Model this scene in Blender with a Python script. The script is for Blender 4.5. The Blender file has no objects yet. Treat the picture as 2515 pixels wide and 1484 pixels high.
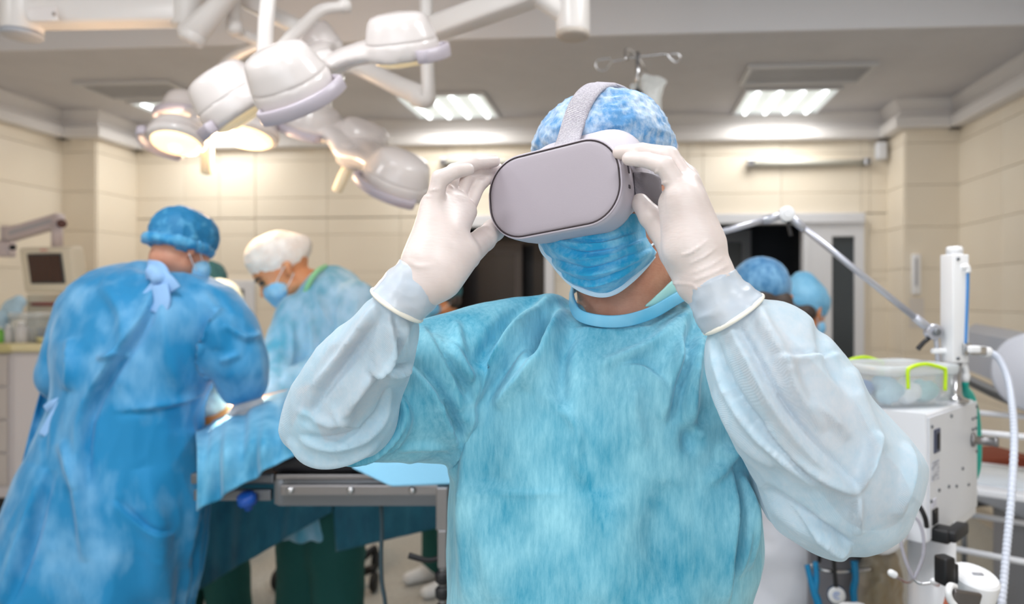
import bpy, bmesh, math, random
import numpy as np
from mathutils import Vector, Matrix
random.seed(4)

# ------------------------------------------------------------------ camera, world, lights, exposure
SC = bpy.context.scene
COL = SC.collection
W, H = 2515, 1484
FPX = 1750.0                      # focal length in pixels
CX, CY = 1420.0, 735.0            # principal point (the photograph is a crop)
YAW = math.atan(120.0 / FPX)      # the camera looks slightly left of the room's depth axis
CT, ST = math.cos(YAW), math.sin(YAW)
EYE = 1.5

cam_data = bpy.data.cameras.new('camera')
cam = bpy.data.objects.new('camera', cam_data)
COL.objects.link(cam)
cam_data.sensor_width = 36.0
cam_data.sensor_fit = 'HORIZONTAL'
cam_data.lens = FPX * 36.0 / W
cam_data.shift_x = (W / 2 - CX) / W
cam_data.shift_y = (CY - H / 2) / W
cam_data.clip_start = 0.05
cam.location = (0, 0, EYE)
cam.rotation_euler = (math.pi / 2, 0, YAW)
cam_data.dof.use_dof = True
cam_data.dof.focus_distance = 0.88
cam_data.dof.aperture_fstop = 3.2
SC.camera = cam

world = bpy.data.worlds.new('world')
SC.world = world
world.use_nodes = True
world.node_tree.nodes['Background'].inputs[0].default_value = (0.75, 0.82, 0.9, 1)
world.node_tree.nodes['Background'].inputs[1].default_value = 0.4

SC.view_settings.view_transform = 'Standard'
SC.view_settings.look = 'None'
SC.view_settings.gamma = 1.0
SC.view_settings.exposure = 0.25
SC.view_settings.use_curve_mapping = False
SC.cycles.max_bounces = 7
SC.cycles.diffuse_bounces = 4
SC.cycles.glossy_bounces = 3
SC.cycles.transmission_bounces = 4
SC.cycles.transparent_max_bounces = 10
SC.cycles.sample_clamp_indirect = 4.0
SC.cycles.caustics_reflective = False
SC.cycles.caustics_refractive = False


def area_light(name, loc, target, sx, sy, power, color):
    d = bpy.data.lights.new(name, 'AREA')
    d.shape = 'RECTANGLE'
    d.size, d.size_y = sx, sy
    d.energy = power
    d.color = color
    o = bpy.data.objects.new(name, d)
    COL.objects.link(o)
    o.location = loc
    v = Vector(target) - Vector(loc)
    o.rotation_euler = v.to_track_quat('-Z', 'Y').to_euler()
    o.visible_camera = False
    return o


CEIL = 2.92                        # dropped ceiling in view
CEIL_HIGH = 3.22                   # ceiling over the camera
PANELS_VIEW = [(1.11, 5.16), (-1.29, 5.12), (-3.24, 5.16)]
PANELS_HIGH = [(0.9, 1.7), (-1.0, 0.9), (0.9, -0.6), (-1.2, -0.9), (-3.2, 0.3)]
for k, (x, y) in enumerate(PANELS_VIEW):
    area_light('panel_light', (x, y, CEIL - 0.06), (x, y, 0), 0.55, 0.55, 8, (1.0, 0.97, 0.93))
for k, (x, y) in enumerate(PANELS_HIGH):
    area_light('panel_light', (x, y, CEIL_HIGH - 0.06), (x, y, 0), 0.58, 0.58, 22, (0.97, 0.98, 1.0))
area_light('front_fill', (-0.2, -1.72, 1.75), (-0.2, 5.0, 1.6), 3.4, 1.7, 30, (0.92, 0.96, 1.0))  # added soft fill from behind the camera, not a known source


# ------------------------------------------------------------------ coordinates
def P(px, py, d):
    """photograph pixel + distance along the view axis -> camera-aligned frame (x right, y away, z up)"""
    return np.array([(px - CX) / FPX * d, d, EYE + (CY - py) / FPX * d])


def to_room(v):
    v = np.asarray(v, float)
    out = np.empty_like(v)
    out[..., 0] = v[..., 0] * CT - v[..., 1] * ST
    out[..., 1] = v[..., 0] * ST + v[..., 1] * CT
    out[..., 2] = v[..., 2]
    return out


def PR(px, py, d):
    return to_room(P(px, py, d))


def px_of(v):
    """camera-frame points -> photograph pixels, used to place folds on a surface"""
    return np.stack([CX + v[:, 0] / v[:, 1] * FPX, CY - (v[:, 2] - EYE) / v[:, 1] * FPX], 1)


def S(r, g, b):
    def f(c):
        c /= 255.0
        return c / 12.92 if c <= 0.04045 else ((c + 0.055) / 1.055) ** 2.4
    return (f(r), f(g), f(b))


# ------------------------------------------------------------------ objects
ORG = {}


def thing(name, label, cat, base, group=None, cf=True):
    o = bpy.data.objects.new(name, None)
    o.empty_display_size = 0.1
    COL.objects.link(o)
    b = to_room(base) if cf else np.asarray(base, float)
    o.location = b
    ORG[o] = np.array(b, float)
    o['label'] = label
    o['category'] = cat
    if group:
        o['group'] = group
    return o


def mk(name, geo, mat, parent=None, cf=True, smooth=True, label=None, kind=None, base=None):
    """one mesh object from (verts, faces); cf: the verts are in the camera-aligned frame"""
    v, f = geo
    v = np.asarray(v, float)
    if cf:
        v = to_room(v)
    if parent is not None:
        org = ORG[parent]
    elif base is not None:
        org = np.asarray(base, float)
    else:
        org = np.array([(v[:, 0].min() + v[:, 0].max()) / 2, (v[:, 1].min() + v[:, 1].max()) / 2, v[:, 2].min()])
    me = bpy.data.meshes.new(name)
    me.from_pydata((v - org).tolist(), [], [tuple(int(i) for i in q) for q in f])
    me.update()
    if smooth:
        me.polygons.foreach_set('use_smooth', [True] * len(me.polygons))
    o = bpy.data.objects.new(name, me)
    COL.objects.link(o)
    if mat is not None:
        me.materials.append(mat)
    if parent is not None:
        o.parent = parent
    else:
        o.location = org
    ORG[o] = org
    if label:
        o['label'] = label
    if kind:
        o['kind'] = kind
    return o


def tag(o, label, cat, group=None):
    o['label'] = label
    o['category'] = cat
    if group:
        o['group'] = group
    return o


def flat(o):
    """crisp edges on a mesh of boxes and lathed shapes: smooth only across shallow angles"""
    m = o.modifiers.new('edges', 'EDGE_SPLIT')
    m.split_angle = math.radians(35)
    return o


def join(*geos):
    vs, fs, n = [], [], 0
    for v, f in geos:
        v = np.asarray(v, float)
        vs.append(v)
        fs += [tuple(i + n for i in q) for q in f]
        n += len(v)
    return np.concatenate(vs), fs


def nrm(v):
    v = np.asarray(v, float)
    return v / max(np.linalg.norm(v), 1e-9)


def basis(axis, hint=(0, 0, 1)):
    a = nrm(axis)
    h = np.asarray(hint, float)
    if abs(np.dot(a, nrm(h))) > 0.95:
        h = np.array([1.0, 0, 0]) if abs(a[0]) < 0.9 else np.array([0, 1.0, 0])
    u = nrm(np.cross(h, a))
    return u, np.cross(a, u), a


# ------------------------------------------------------------------ shapes
def box(c, size, rot=0.0, bev=0.0, axes=None):
    """bevelled box; rot about z, or axes = three unit vectors"""
    bm = bmesh.new()
    bmesh.ops.create_cube(bm, size=1.0)
    for v in bm.verts:
        v.co = Vector((v.co.x * size[0], v.co.y * size[1], v.co.z * size[2]))
    if bev > 0:
        bmesh.ops.bevel(bm, geom=list(bm.edges), offset=min(bev, min(size) * 0.45), segments=2, profile=0.6, affect='EDGES')
    bm.verts.ensure_lookup_table()
    v = np.array([list(q.co) for q in bm.verts])
    f = [tuple(q.index for q in p.verts) for p in bm.faces]
    bm.free()
    if axes is None:
        cr, sr = math.cos(rot), math.sin(rot)
        axes = np.array([[cr, sr, 0], [-sr, cr, 0], [0, 0, 1]])
    v = v @ np.asarray(axes, float)
    return v + np.asarray(c, float), f


def box2(lo, hi, bev=0.0):
    lo, hi = np.asarray(lo, float), np.asarray(hi, float)
    return box((lo + hi) / 2, hi - lo, 0, bev)


def lathe(prof, o, axis, n=28, hint=(0, 0, 1), sx=1.0, sy=1.0):
    """prof: list of (radius, height along axis)"""
    u, w, a = basis(axis, hint)
    o = np.asarray(o, float)
    v, f = [], []
    ph = np.linspace(0, 2 * math.pi, n, endpoint=False)
    for r, h in prof:
        for p in ph:
            v.append(o + a * h + u * (math.cos(p) * r * sx) + w * (math.sin(p) * r * sy))
    m = len(prof)
    for i in range(m - 1):
        for j in range(n):
            k = (j + 1) % n
            f.append((i * n + j, i * n + k, (i + 1) * n + k, (i + 1) * n + j))
    f.append(tuple(range(n - 1, -1, -1)))
    f.append(tuple((m - 1) * n + j for j in range(n)))
    return np.array(v), f


def cyl(a, b, r, r2=None, n=20, bev=0.0):
    a, b = np.asarray(a, float), np.asarray(b, float)
    L = np.linalg.norm(b - a)
    r2 = r if r2 is None else r2
    if bev > 0:
        prof = [(r - bev, 0), (r, bev), (r2, L - bev), (r2 - bev, L)]
    else:
        prof = [(r, 0), (r2, L)]
    return lathe(prof, a, b - a, n)


def catmull(pts, n):
    """dense points along a smooth curve through pts"""
    p = np.asarray(pts, float)
    m = len(p)
    if m == 2:
        t = np.linspace(0, 1, n)[:, None]
        return p[0] * (1 - t) + p[1] * t
    q = np.concatenate([[2 * p[0] - p[1]], p, [2 * p[-1] - p[-2]]])
    t = np.linspace(0, m - 1, n)
    i = np.minimum(t.astype(int), m - 2)
    u = (t - i)[:, None]
    a, b, c, d = q[i], q[i + 1], q[i + 2], q[i + 3]
    return 0.5 * (2 * b + (c - a) * u + (2 * a - 5 * b + 4 * c - d) * u ** 2 + (3 * b - a - 3 * c + d) * u ** 3)


def tube(pts, r, n=12, m=None, smooth=True, closed=False):
    """round tube; r a number or a list as long as pts"""
    pts = np.asarray(pts, float)
    rr = np.full(len(pts), r, float) if np.isscalar(r) else np.asarray(r, float)
    if smooth:
        m = m or max(8, 6 * len(pts))
        c = catmull(np.c_[pts, rr], m)
        pts, rr = c[:, :3], np.maximum(c[:, 3], 1e-4)
    tan = np.gradient(pts, axis=0)
    tan /= np.linalg.norm(tan, axis=1)[:, None] + 1e-12
    u, w, _ = basis(tan[0])
    v, f = [], []
    ph = np.linspace(0, 2 * math.pi, n, endpoint=False)
    for i in range(len(pts)):
        u = nrm(u - tan[i] * np.dot(u, tan[i]))
        w = np.cross(tan[i], u)
        for p in ph:
            v.append(pts[i] + (u * math.cos(p) + w * math.sin(p)) * rr[i])
    for i in range(len(pts) - 1):
        for j in range(n):
            k = (j + 1) % n
            f.append((i * n + j, i * n + k, (i + 1) * n + k, (i + 1) * n + j))
    f.append(tuple(range(n - 1, -1, -1)))
    f.append(tuple((len(pts) - 1) * n + j for j in range(n)))
    return np.array(v), f


def strap(pts, width, thick, out, m=60, closed=False):
    """flat band along pts; out: outward direction per point (its width runs across both path and out)"""
    pts = np.asarray(pts, float)
    out = np.asarray(out, float)
    if out.ndim == 1:
        out = np.repeat(out[None], len(pts), 0)
    c = catmull(np.c_[pts, out], m)
    pts, out = c[:, :3], c[:, 3:]
    tan = np.gradient(pts, axis=0)
    v, f = [], []
    for i in range(m):
        t = nrm(tan[i])
        o = nrm(out[i] - t * np.dot(out[i], t))
        s = np.cross(t, o)
        wd = width if np.isscalar(width) else np.interp(i / (m - 1), np.linspace(0, 1, len(width)), width)
        for a, b in ((-.5, -.5), (-.5, .2), (-.42, .5), (.42, .5), (.5, .2), (.5, -.5)):
            v.append(pts[i] + s * a * wd + o * b * thick)
    n = 6
    for i in range(m - 1):
        for j in range(n):
            k = (j + 1) % n
            f.append((i * n + j, i * n + k, (i + 1) * n + k, (i + 1) * n + j))
    if closed:
        i = m - 1
        for j in range(n):
            k = (j + 1) % n
            f.append((i * n + j, i * n + k, k, j))
    else:
        f.append(tuple(range(n - 1, -1, -1)))
        f.append(tuple((m - 1) * n + j for j in range(n)))
    return np.array(v), f


def loft(st, n=48, m=60, cap=True, p=2.0):
    """body through stations ((ax,ay),(bx,by), d, t) or with t=(front, back): an ellipse across A-B, t deep"""
    rows = []
    for s in st:
        (ax, ay), (bx, by), d, t = s[:4]
        tf, tb = (t, t) if np.isscalar(t) else t
        dd = (d, d) if np.isscalar(d) else d
        rows.append(np.r_[P(ax, ay, dd[0]), P(bx, by, dd[1]), tf, tb])
    c = catmull(np.array(rows), m)
    ph = np.linspace(0, 2 * math.pi, n, endpoint=False)
    cs, sn = np.cos(ph), np.sin(ph)
    cs = np.sign(cs) * np.abs(cs) ** (2 / p)
    sn = np.sign(sn) * np.abs(sn) ** (2 / p)
    v, f = [], []
    for i in range(m):
        A, B = c[i, :3], c[i, 3:6]
        tf, tb = max(c[i, 6], 1e-4), max(c[i, 7], 1e-4)
        ctr, u = (A + B) / 2, (B - A) / 2
        un = nrm(u)
        y = np.array([0, 1.0, 0])
        y = nrm(y - un * np.dot(y, un))
        dep = np.where(sn < 0, tf, tb) * sn
        v.append(ctr + cs[:, None] * u + dep[:, None] * y)
    v = np.concatenate(v)
    for i in range(m - 1):
        for j in range(n):
            k = (j + 1) % n
            f.append((i * n + j, i * n + k, (i + 1) * n + k, (i + 1) * n + j))
    if cap:
        a, b = len(v), len(v) + 1
        v = np.concatenate([v, [v[:n].mean(0)], [v[(m - 1) * n:m * n].mean(0)]])
        for j in range(n):
            k = (j + 1) % n
            f.append((a, k, j))
            f.append((b, (m - 1) * n + j, (m - 1) * n + k))
    q = np.array([t[:3] for t in f])
    o = v.mean(0)
    if np.einsum('ij,ij->', v[q[:, 0]] - o, np.cross(v[q[:, 1]] - o, v[q[:, 2]] - o)) < 0:
        f = [t[::-1] for t in f]
    return v, f


def sheet(grid, thick):
    """closed cloth sheet from a grid of points (rows, cols, 3), thickened along its normal"""
    g = np.asarray(grid, float)
    r, c, _ = g.shape
    du = np.gradient(g, axis=1)
    dv = np.gradient(g, axis=0)
    n = np.cross(du, dv)
    n /= np.linalg.norm(n, axis=2)[..., None] + 1e-12
    a = (g + n * thick / 2).reshape(-1, 3)
    b = (g - n * thick / 2).reshape(-1, 3)
    v = np.concatenate([a, b])
    N = r * c
    f = []
    for i in range(r - 1):
        for j in range(c - 1):
            q = (i * c + j, i * c + j + 1, (i + 1) * c + j + 1, (i + 1) * c + j)
            f.append(q)
            f.append(tuple(N + k for k in q[::-1]))
    rim = [j for j in range(c)] + [i * c + c - 1 for i in range(1, r)] + [(r - 1) * c + j for j in range(c - 2, -1, -1)] + [i * c for i in range(r - 2, 0, -1)]
    for i in range(len(rim)):
        p_, q_ = rim[i], rim[(i + 1) % len(rim)]
        f.append((q_, p_, N + p_, N + q_))
    return v, f


def rrect(w, h, r, n=10):
    """rounded rectangle outline (x, z), counter-clockwise"""
    out = []
    for cx, cz, a0 in ((w / 2 - r, h / 2 - r, 0), (-w / 2 + r, h / 2 - r, 90), (-w / 2 + r, -h / 2 + r, 180), (w / 2 - r, -h / 2 + r, 270)):
        for k in range(n + 1):
            a = math.radians(a0 + 90 * k / n)
            out.append((cx + r * math.cos(a), cz + r * math.sin(a)))
    return np.array(out)


def rings(loops, cap0=True, cap1=True):
    n = len(loops[0])
    v = np.concatenate(loops)
    f = []
    for i in range(len(loops) - 1):
        for j in range(n):
            k = (j + 1) % n
            f.append((i * n + j, i * n + k, (i + 1) * n + k, (i + 1) * n + j))
    if cap0:
        f.append(tuple(range(n - 1, -1, -1)))
    if cap1:
        f.append(tuple((len(loops) - 1) * n + j for j in range(n)))
    return v, f


from mathutils.bvhtree import BVHTree


class Surface:
    """finds the point of a built shape that lies on the sight line of a photograph pixel, so trims can rest on it"""
    def __init__(self, geo):
        self.t = BVHTree.FromPolygons([tuple(p) for p in np.asarray(geo[0])], [tuple(int(i) for i in q) for q in geo[1]])

    def at(self, px, py, lift=0.0, d0=None):
        r = P(px, py, 1.0) - np.array([0, 0, EYE])
        h = self.t.ray_cast(Vector((0, 0, EYE)), Vector(r))
        if h[0] is None:
            h = self.t.find_nearest(Vector(P(px, py, d0 or 1.0)))
        n = np.array(h[1])
        if n @ r > 0:
            n = -n
        return np.array(h[0]) + n * lift, n

    def near(self, p, lift=0.0):
        h = self.t.find_nearest(Vector(p))
        n = np.array(h[1])
        return np.array(h[0]) + n * lift, n


# ------------------------------------------------------------------ implicit bodies (round cones blended together)
def _cone(p, a, b, r1, r2):
    a, b = np.asarray(a, float), np.asarray(b, float)
    ab = b - a
    L = max(float(ab @ ab), 1e-12)
    h = np.clip(((p - a) @ ab) / L, 0, 1)
    return np.linalg.norm(p - a - h[..., None] * ab, axis=-1) - (r1 + (r2 - r1) * h)


def implicit(prims, vox, k=0.01, cut=()):
    """prims: (a, b, ra, rb[, k]) in the camera frame, blended by a smooth minimum; cut: (centre, radius, k) carved out"""
    pts = np.array([q for pr in prims for q in (pr[0], pr[1])])
    rad = max(max(pr[2], pr[3]) for pr in prims)
    lo = pts.min(0) - rad - 3 * vox
    hi = pts.max(0) + rad + 3 * vox
    dim = np.ceil((hi - lo) / vox).astype(int) + 1
    F = np.full(dim, 1e3, np.float32)
    ax = [lo[i] + vox * np.arange(dim[i]) for i in range(3)]
    for pr in prims:
        a, b, ra, rb = pr[:4]
        kk = pr[4] if len(pr) > 4 else k
        m = max(ra, rb) + 3 * kk + 3 * vox
        plo = np.minimum(a, b) - m
        phi = np.maximum(a, b) + m
        i0 = np.maximum(((plo - lo) / vox).astype(int), 0)
        i1 = np.minimum(((phi - lo) / vox).astype(int) + 2, dim)
        sl = tuple(slice(i0[i], i1[i]) for i in range(3))
        g = np.stack(np.meshgrid(*[ax[i][sl[i]] for i in range(3)], indexing='ij'), -1)
        d = _cone(g, a, b, ra, rb).astype(np.float32)
        o = F[sl]
        hh = np.clip(0.5 + 0.5 * (o - d) / kk, 0, 1)
        F[sl] = np.where(o > 100, d, o * (1 - hh) + d * hh - kk * hh * (1 - hh))
    for c, r, kk in cut:
        g = np.stack(np.meshgrid(*ax, indexing='ij'), -1)
        d = r - np.linalg.norm(g - np.asarray(c), axis=-1)
        hh = np.clip(0.5 - 0.5 * (F - d) / kk, 0, 1)
        F = F * (1 - hh) + d * hh + kk * hh * (1 - hh)
    return surface_net(F, lo, vox)


def surface_net(F, lo, vox):
    ins = F < 0
    nx, ny, nz = F.shape
    acc = np.zeros((nx - 1, ny - 1, nz - 1, 3), np.float32)
    cnt = np.zeros((nx - 1, ny - 1, nz - 1), np.float32)
    corners = [(i, j, k) for i in (0, 1) for j in (0, 1) for k in (0, 1)]

    def sl(c):
        return tuple(slice(c[i], F.shape[i] - 1 + c[i]) for i in range(3))
    for a in corners:
        for ax in range(3):
            if a[ax]:
                continue
            b = list(a)
            b[ax] = 1
            fa, fb = F[sl(a)], F[sl(tuple(b))]
            x = (fa < 0) != (fb < 0)
            t = np.where(x, fa / np.where(x, fa - fb, 1), 0)
            for q in range(3):
                acc[..., q] += np.where(x, a[q] + (t if q == ax else 0), 0)
            cnt += x
    on = cnt > 0
    idx = -np.ones(on.shape, int)
    idx[on] = np.arange(on.sum())
    cells = np.argwhere(on)
    v = (cells + acc[on] / cnt[on][:, None]) * vox + lo
    faces = []
    for ax in range(3):
        o1, o2 = (ax + 1) % 3, (ax + 2) % 3
        s0 = [slice(1, -1)] * 3
        s1 = [slice(1, -1)] * 3
        s0[ax] = slice(0, -1)
        s1[ax] = slice(1, None)
        A, B = ins[tuple(s0)], ins[tuple(s1)]
        for flip, X in ((False, A & ~B), (True, B & ~A)):
            e = np.argwhere(X)
            e = e + np.array([0 if i == ax else 1 for i in range(3)])
            q = []
            for d1, d2 in ((0, 0), (-1, 0), (-1, -1), (0, -1)):
                c = e.copy()
                c[:, o1] += d1
                c[:, o2] += d2
                q.append(idx[c[:, 0], c[:, 1], c[:, 2]])
            q = np.stack(q, 1)
            faces.append(q[:, ::-1] if flip else q)
    f = np.concatenate(faces)
    f = f[(f >= 0).all(1)]
    return v, f


def edges_of(f, nv):
    e = []
    for q in f:
        for i in range(len(q)):
            e.append((q[i], q[(i + 1) % len(q)]))
    return np.array(e)


def relax(v, f, it=2, lam=0.5):
    e = edges_of(f, len(v))
    deg = np.bincount(np.r_[e[:, 0], e[:, 1]], minlength=len(v)).astype(float)
    for _ in range(it):
        s = np.zeros_like(v)
        for q in range(3):
            s[:, q] = np.bincount(e[:, 0], v[e[:, 1], q], len(v)) + np.bincount(e[:, 1], v[e[:, 0], q], len(v))
        v = v * (1 - lam) + lam * s / np.maximum(deg, 1)[:, None]
    return v


def normals(v, f):
    n = np.zeros_like(v)
    q = np.array([t if len(t) == 4 else (t[0], t[1], t[2], t[2]) for t in f if len(t) in (3, 4)])
    c = np.cross(v[q[:, 2]] - v[q[:, 0]], v[q[:, 3]] - v[q[:, 1]])
    tri = q[:, 2] == q[:, 3]
    c[tri] = np.cross(v[q[tri, 1]] - v[q[tri, 0]], v[q[tri, 2]] - v[q[tri, 0]])
    for i in range(4):
        for k in range(3):
            n[:, k] += np.bincount(q[:, i], c[:, k], len(v))
    return n / (np.linalg.norm(n, axis=1)[:, None] + 1e-12)


def fuse(geo, vox, sub=0, it=3):
    """closed shapes -> one continuous skin (voxel remesh), optionally subdivided"""
    me = bpy.data.meshes.new('tmp')
    me.from_pydata(np.asarray(geo[0]).tolist(), [], [tuple(int(i) for i in q) for q in geo[1]])
    o = bpy.data.objects.new('tmp', me)
    COL.objects.link(o)
    m = o.modifiers.new('r', 'REMESH')
    m.mode = 'VOXEL'
    m.voxel_size = vox
    if sub:
        s = o.modifiers.new('s', 'SUBSURF')
        s.levels = sub
    dg = bpy.context.evaluated_depsgraph_get()
    ev = o.evaluated_get(dg)
    r = bpy.data.meshes.new_from_object(ev)
    v = np.empty(len(r.vertices) * 3)
    r.vertices.foreach_get('co', v)
    v = v.reshape(-1, 3)
    nl = len(r.loops)
    li = np.empty(nl, int)
    r.loops.foreach_get('vertex_index', li)
    f = li.reshape(-1, 4) if nl == 4 * len(r.polygons) else np.array([tuple(p.vertices) for p in r.polygons], dtype=object)
    bpy.data.objects.remove(o)
    bpy.data.meshes.remove(r)
    bpy.data.meshes.remove(me)
    v = relax(v, f, it)
    return v, f


# ------------------------------------------------------------------ gradient noise and cloth folds
_rng = np.random.RandomState(11)
_perm = _rng.permutation(256)
_perm = np.r_[_perm, _perm, _perm]
_grad = _rng.normal(size=(256, 3))
_grad /= np.linalg.norm(_grad, axis=1)[:, None]


def noise(p):
    i = np.floor(p).astype(int)
    f = p - i
    u = f * f * f * (f * (f * 6 - 15) + 10)
    i &= 255
    r = 0
    for a in (0, 1):
        for b in (0, 1):
            for c in (0, 1):
                h = _perm[_perm[_perm[i[:, 0] + a] + i[:, 1] + b] + i[:, 2] + c]
                g = _grad[h]
                d = (g * (f - np.array([a, b, c]))).sum(1)
                w = (u[:, 0] if a else 1 - u[:, 0]) * (u[:, 1] if b else 1 - u[:, 1]) * (u[:, 2] if c else 1 - u[:, 2])
                r = r + w * d
    return r


def ridged(p):
    return 1 - 2.6 * np.abs(noise(p))


def folds(v, n, specs, front=True):
    """push a cloth surface along its normal near each fold line (photograph pixels locate the line on the surface).
    spec: (points, width_px, height_m, kind[, dmin, dmax]); kinds ridge, dip, lip (a step that falls off on the right of the line)"""
    q = px_of(v)
    out = np.zeros(len(v))
    face = np.clip(-n[:, 1] * 3 + 0.6, 0, 1) if front else np.ones(len(v))
    for sp in specs:
        pts, wd, hgt, kind = sp[:4]
        dmin, dmax = (sp[4], sp[5]) if len(sp) > 5 else (0, 99)
        c = catmull(np.array(pts, float), max(12, 6 * len(pts)))
        lo, hi = c.min(0) - 5 * wd, c.max(0) + 5 * wd
        sel = np.where((q[:, 0] > lo[0]) & (q[:, 0] < hi[0]) & (q[:, 1] > lo[1]) & (q[:, 1] < hi[1]) & (v[:, 1] > dmin) & (v[:, 1] < dmax))[0]
        if not len(sel):
            continue
        best = np.full(len(sel), 1e9)
        sd = np.zeros(len(sel))
        al = np.zeros(len(sel))
        L = len(c) - 1
        for i in range(L):
            a, b = c[i], c[i + 1]
            ab = b - a
            h = np.clip(((q[sel] - a) @ ab) / (ab @ ab), 0, 1)
            w = q[sel] - a - h[:, None] * ab
            dd = np.linalg.norm(w, axis=1)
            sg = np.sign(ab[0] * w[:, 1] - ab[1] * w[:, 0])
            up = dd < best
            best[up] = dd[up]
            sd[up] = (sg * dd)[up]
            al[up] = ((i + h) / L)[up]
        taper = np.clip(np.sin(np.clip(al, 0.001, 0.999) * math.pi), 0, 1) ** 0.6
        end = np.exp(-np.maximum(best - np.abs(sd), 0) / wd)
        if kind == 'ridge':
            pr = np.exp(-(sd / wd) ** 2)
        elif kind == 'dip':
            pr = -np.exp(-(sd / wd) ** 2)
        elif kind == 'crease':
            pr = -np.exp(-np.abs(sd) / wd)
        else:                                  # lip: full height just right of the line, decaying away; drops sharply left of it
            pr = np.where(sd > 0, np.exp(-sd / (2.2 * wd)), np.exp(-(sd / (0.35 * wd)) ** 2)) - 0.5 * np.exp(-((sd + 0.8 * wd) / (0.7 * wd)) ** 2)
        out[sel] += hgt * pr * taper * end * face[sel]
    return out


# ------------------------------------------------------------------ materials
def nonwoven(name, dark, light, big=6.0, fine=70.0, lo=.40, hi=.66, alpha=1.0, rough=.62, bump=.5, fib=.5, stretch=.3, weave=0.0, wscale=150.0):
    """fibrous non-woven cloth: cloudy patches plus fine fibres, the same fibres also raise the surface"""
    m = bpy.data.materials.new(name)
    m.use_nodes = True
    nt = m.node_tree
    N, L = nt.nodes.new, nt.links.new
    b = nt.nodes['Principled BSDF']
    b.inputs['Roughness'].default_value = rough
    b.inputs['Specular IOR Level'].default_value = .35
    b.inputs['Sheen Weight'].default_value = .25
    tc = N('ShaderNodeTexCoord')
    outs = []
    for sc_, det, st, dist in ((big, 2.5, (1, 1, .7), .3), (fine, 5, (1, 1, stretch), .15)):
        mp = N('ShaderNodeMapping')
        mp.inputs['Scale'].default_value = st
        nz = N('ShaderNodeTexNoise')
        nz.inputs['Scale'].default_value = sc_
        nz.inputs['Detail'].default_value = det
        nz.inputs['Roughness'].default_value = .65
        nz.inputs['Distortion'].default_value = dist
        L(tc.outputs['Object'], mp.inputs['Vector'])
        L(mp.outputs['Vector'], nz.inputs['Vector'])
        outs.append(nz.outputs['Fac'])
    mx = N('ShaderNodeMix')
    mx.inputs[0].default_value = fib
    L(outs[0], mx.inputs[2])
    L(outs[1], mx.inputs[3])
    cr = N('ShaderNodeValToRGB')
    cr.color_ramp.elements[0].position = lo
    cr.color_ramp.elements[1].position = hi
    cr.color_ramp.elements[0].color = (*dark, 1)
    cr.color_ramp.elements[1].color = (*light, 1)
    L(mx.outputs[0], cr.inputs['Fac'])
    L(cr.outputs['Color'], b.inputs['Base Color'])
    bp = N('ShaderNodeBump')
    bp.inputs['Strength'].default_value = bump
    bp.inputs['Distance'].default_value = .0015
    L(outs[1], bp.inputs['Height'])
    nrm_ = bp
    if weave:
        wv = N('ShaderNodeTexWave')
        wv.bands_direction = 'DIAGONAL'
        wv.inputs['Scale'].default_value = wscale
        wv.inputs['Distortion'].default_value = 1.2
        L(tc.outputs['Object'], wv.inputs['Vector'])
        b2 = N('ShaderNodeBump')
        b2.inputs['Strength'].default_value = weave
        b2.inputs['Distance'].default_value = .0008
        L(wv.outputs['Fac'], b2.inputs['Height'])
        L(bp.outputs['Normal'], b2.inputs['Normal'])
        nrm_ = b2
    L(nrm_.outputs['Normal'], b.inputs['Normal'])
    if alpha < 1:
        tr = N('ShaderNodeBsdfTransparent')
        ms = N('ShaderNodeMixShader')
        ms.inputs[0].default_value = alpha
        L(tr.outputs[0], ms.inputs[1])
        L(b.outputs[0], ms.inputs[2])
        L(ms.outputs[0], nt.nodes['Material Output'].inputs['Surface'])
    return m


MATS = {}


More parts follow.
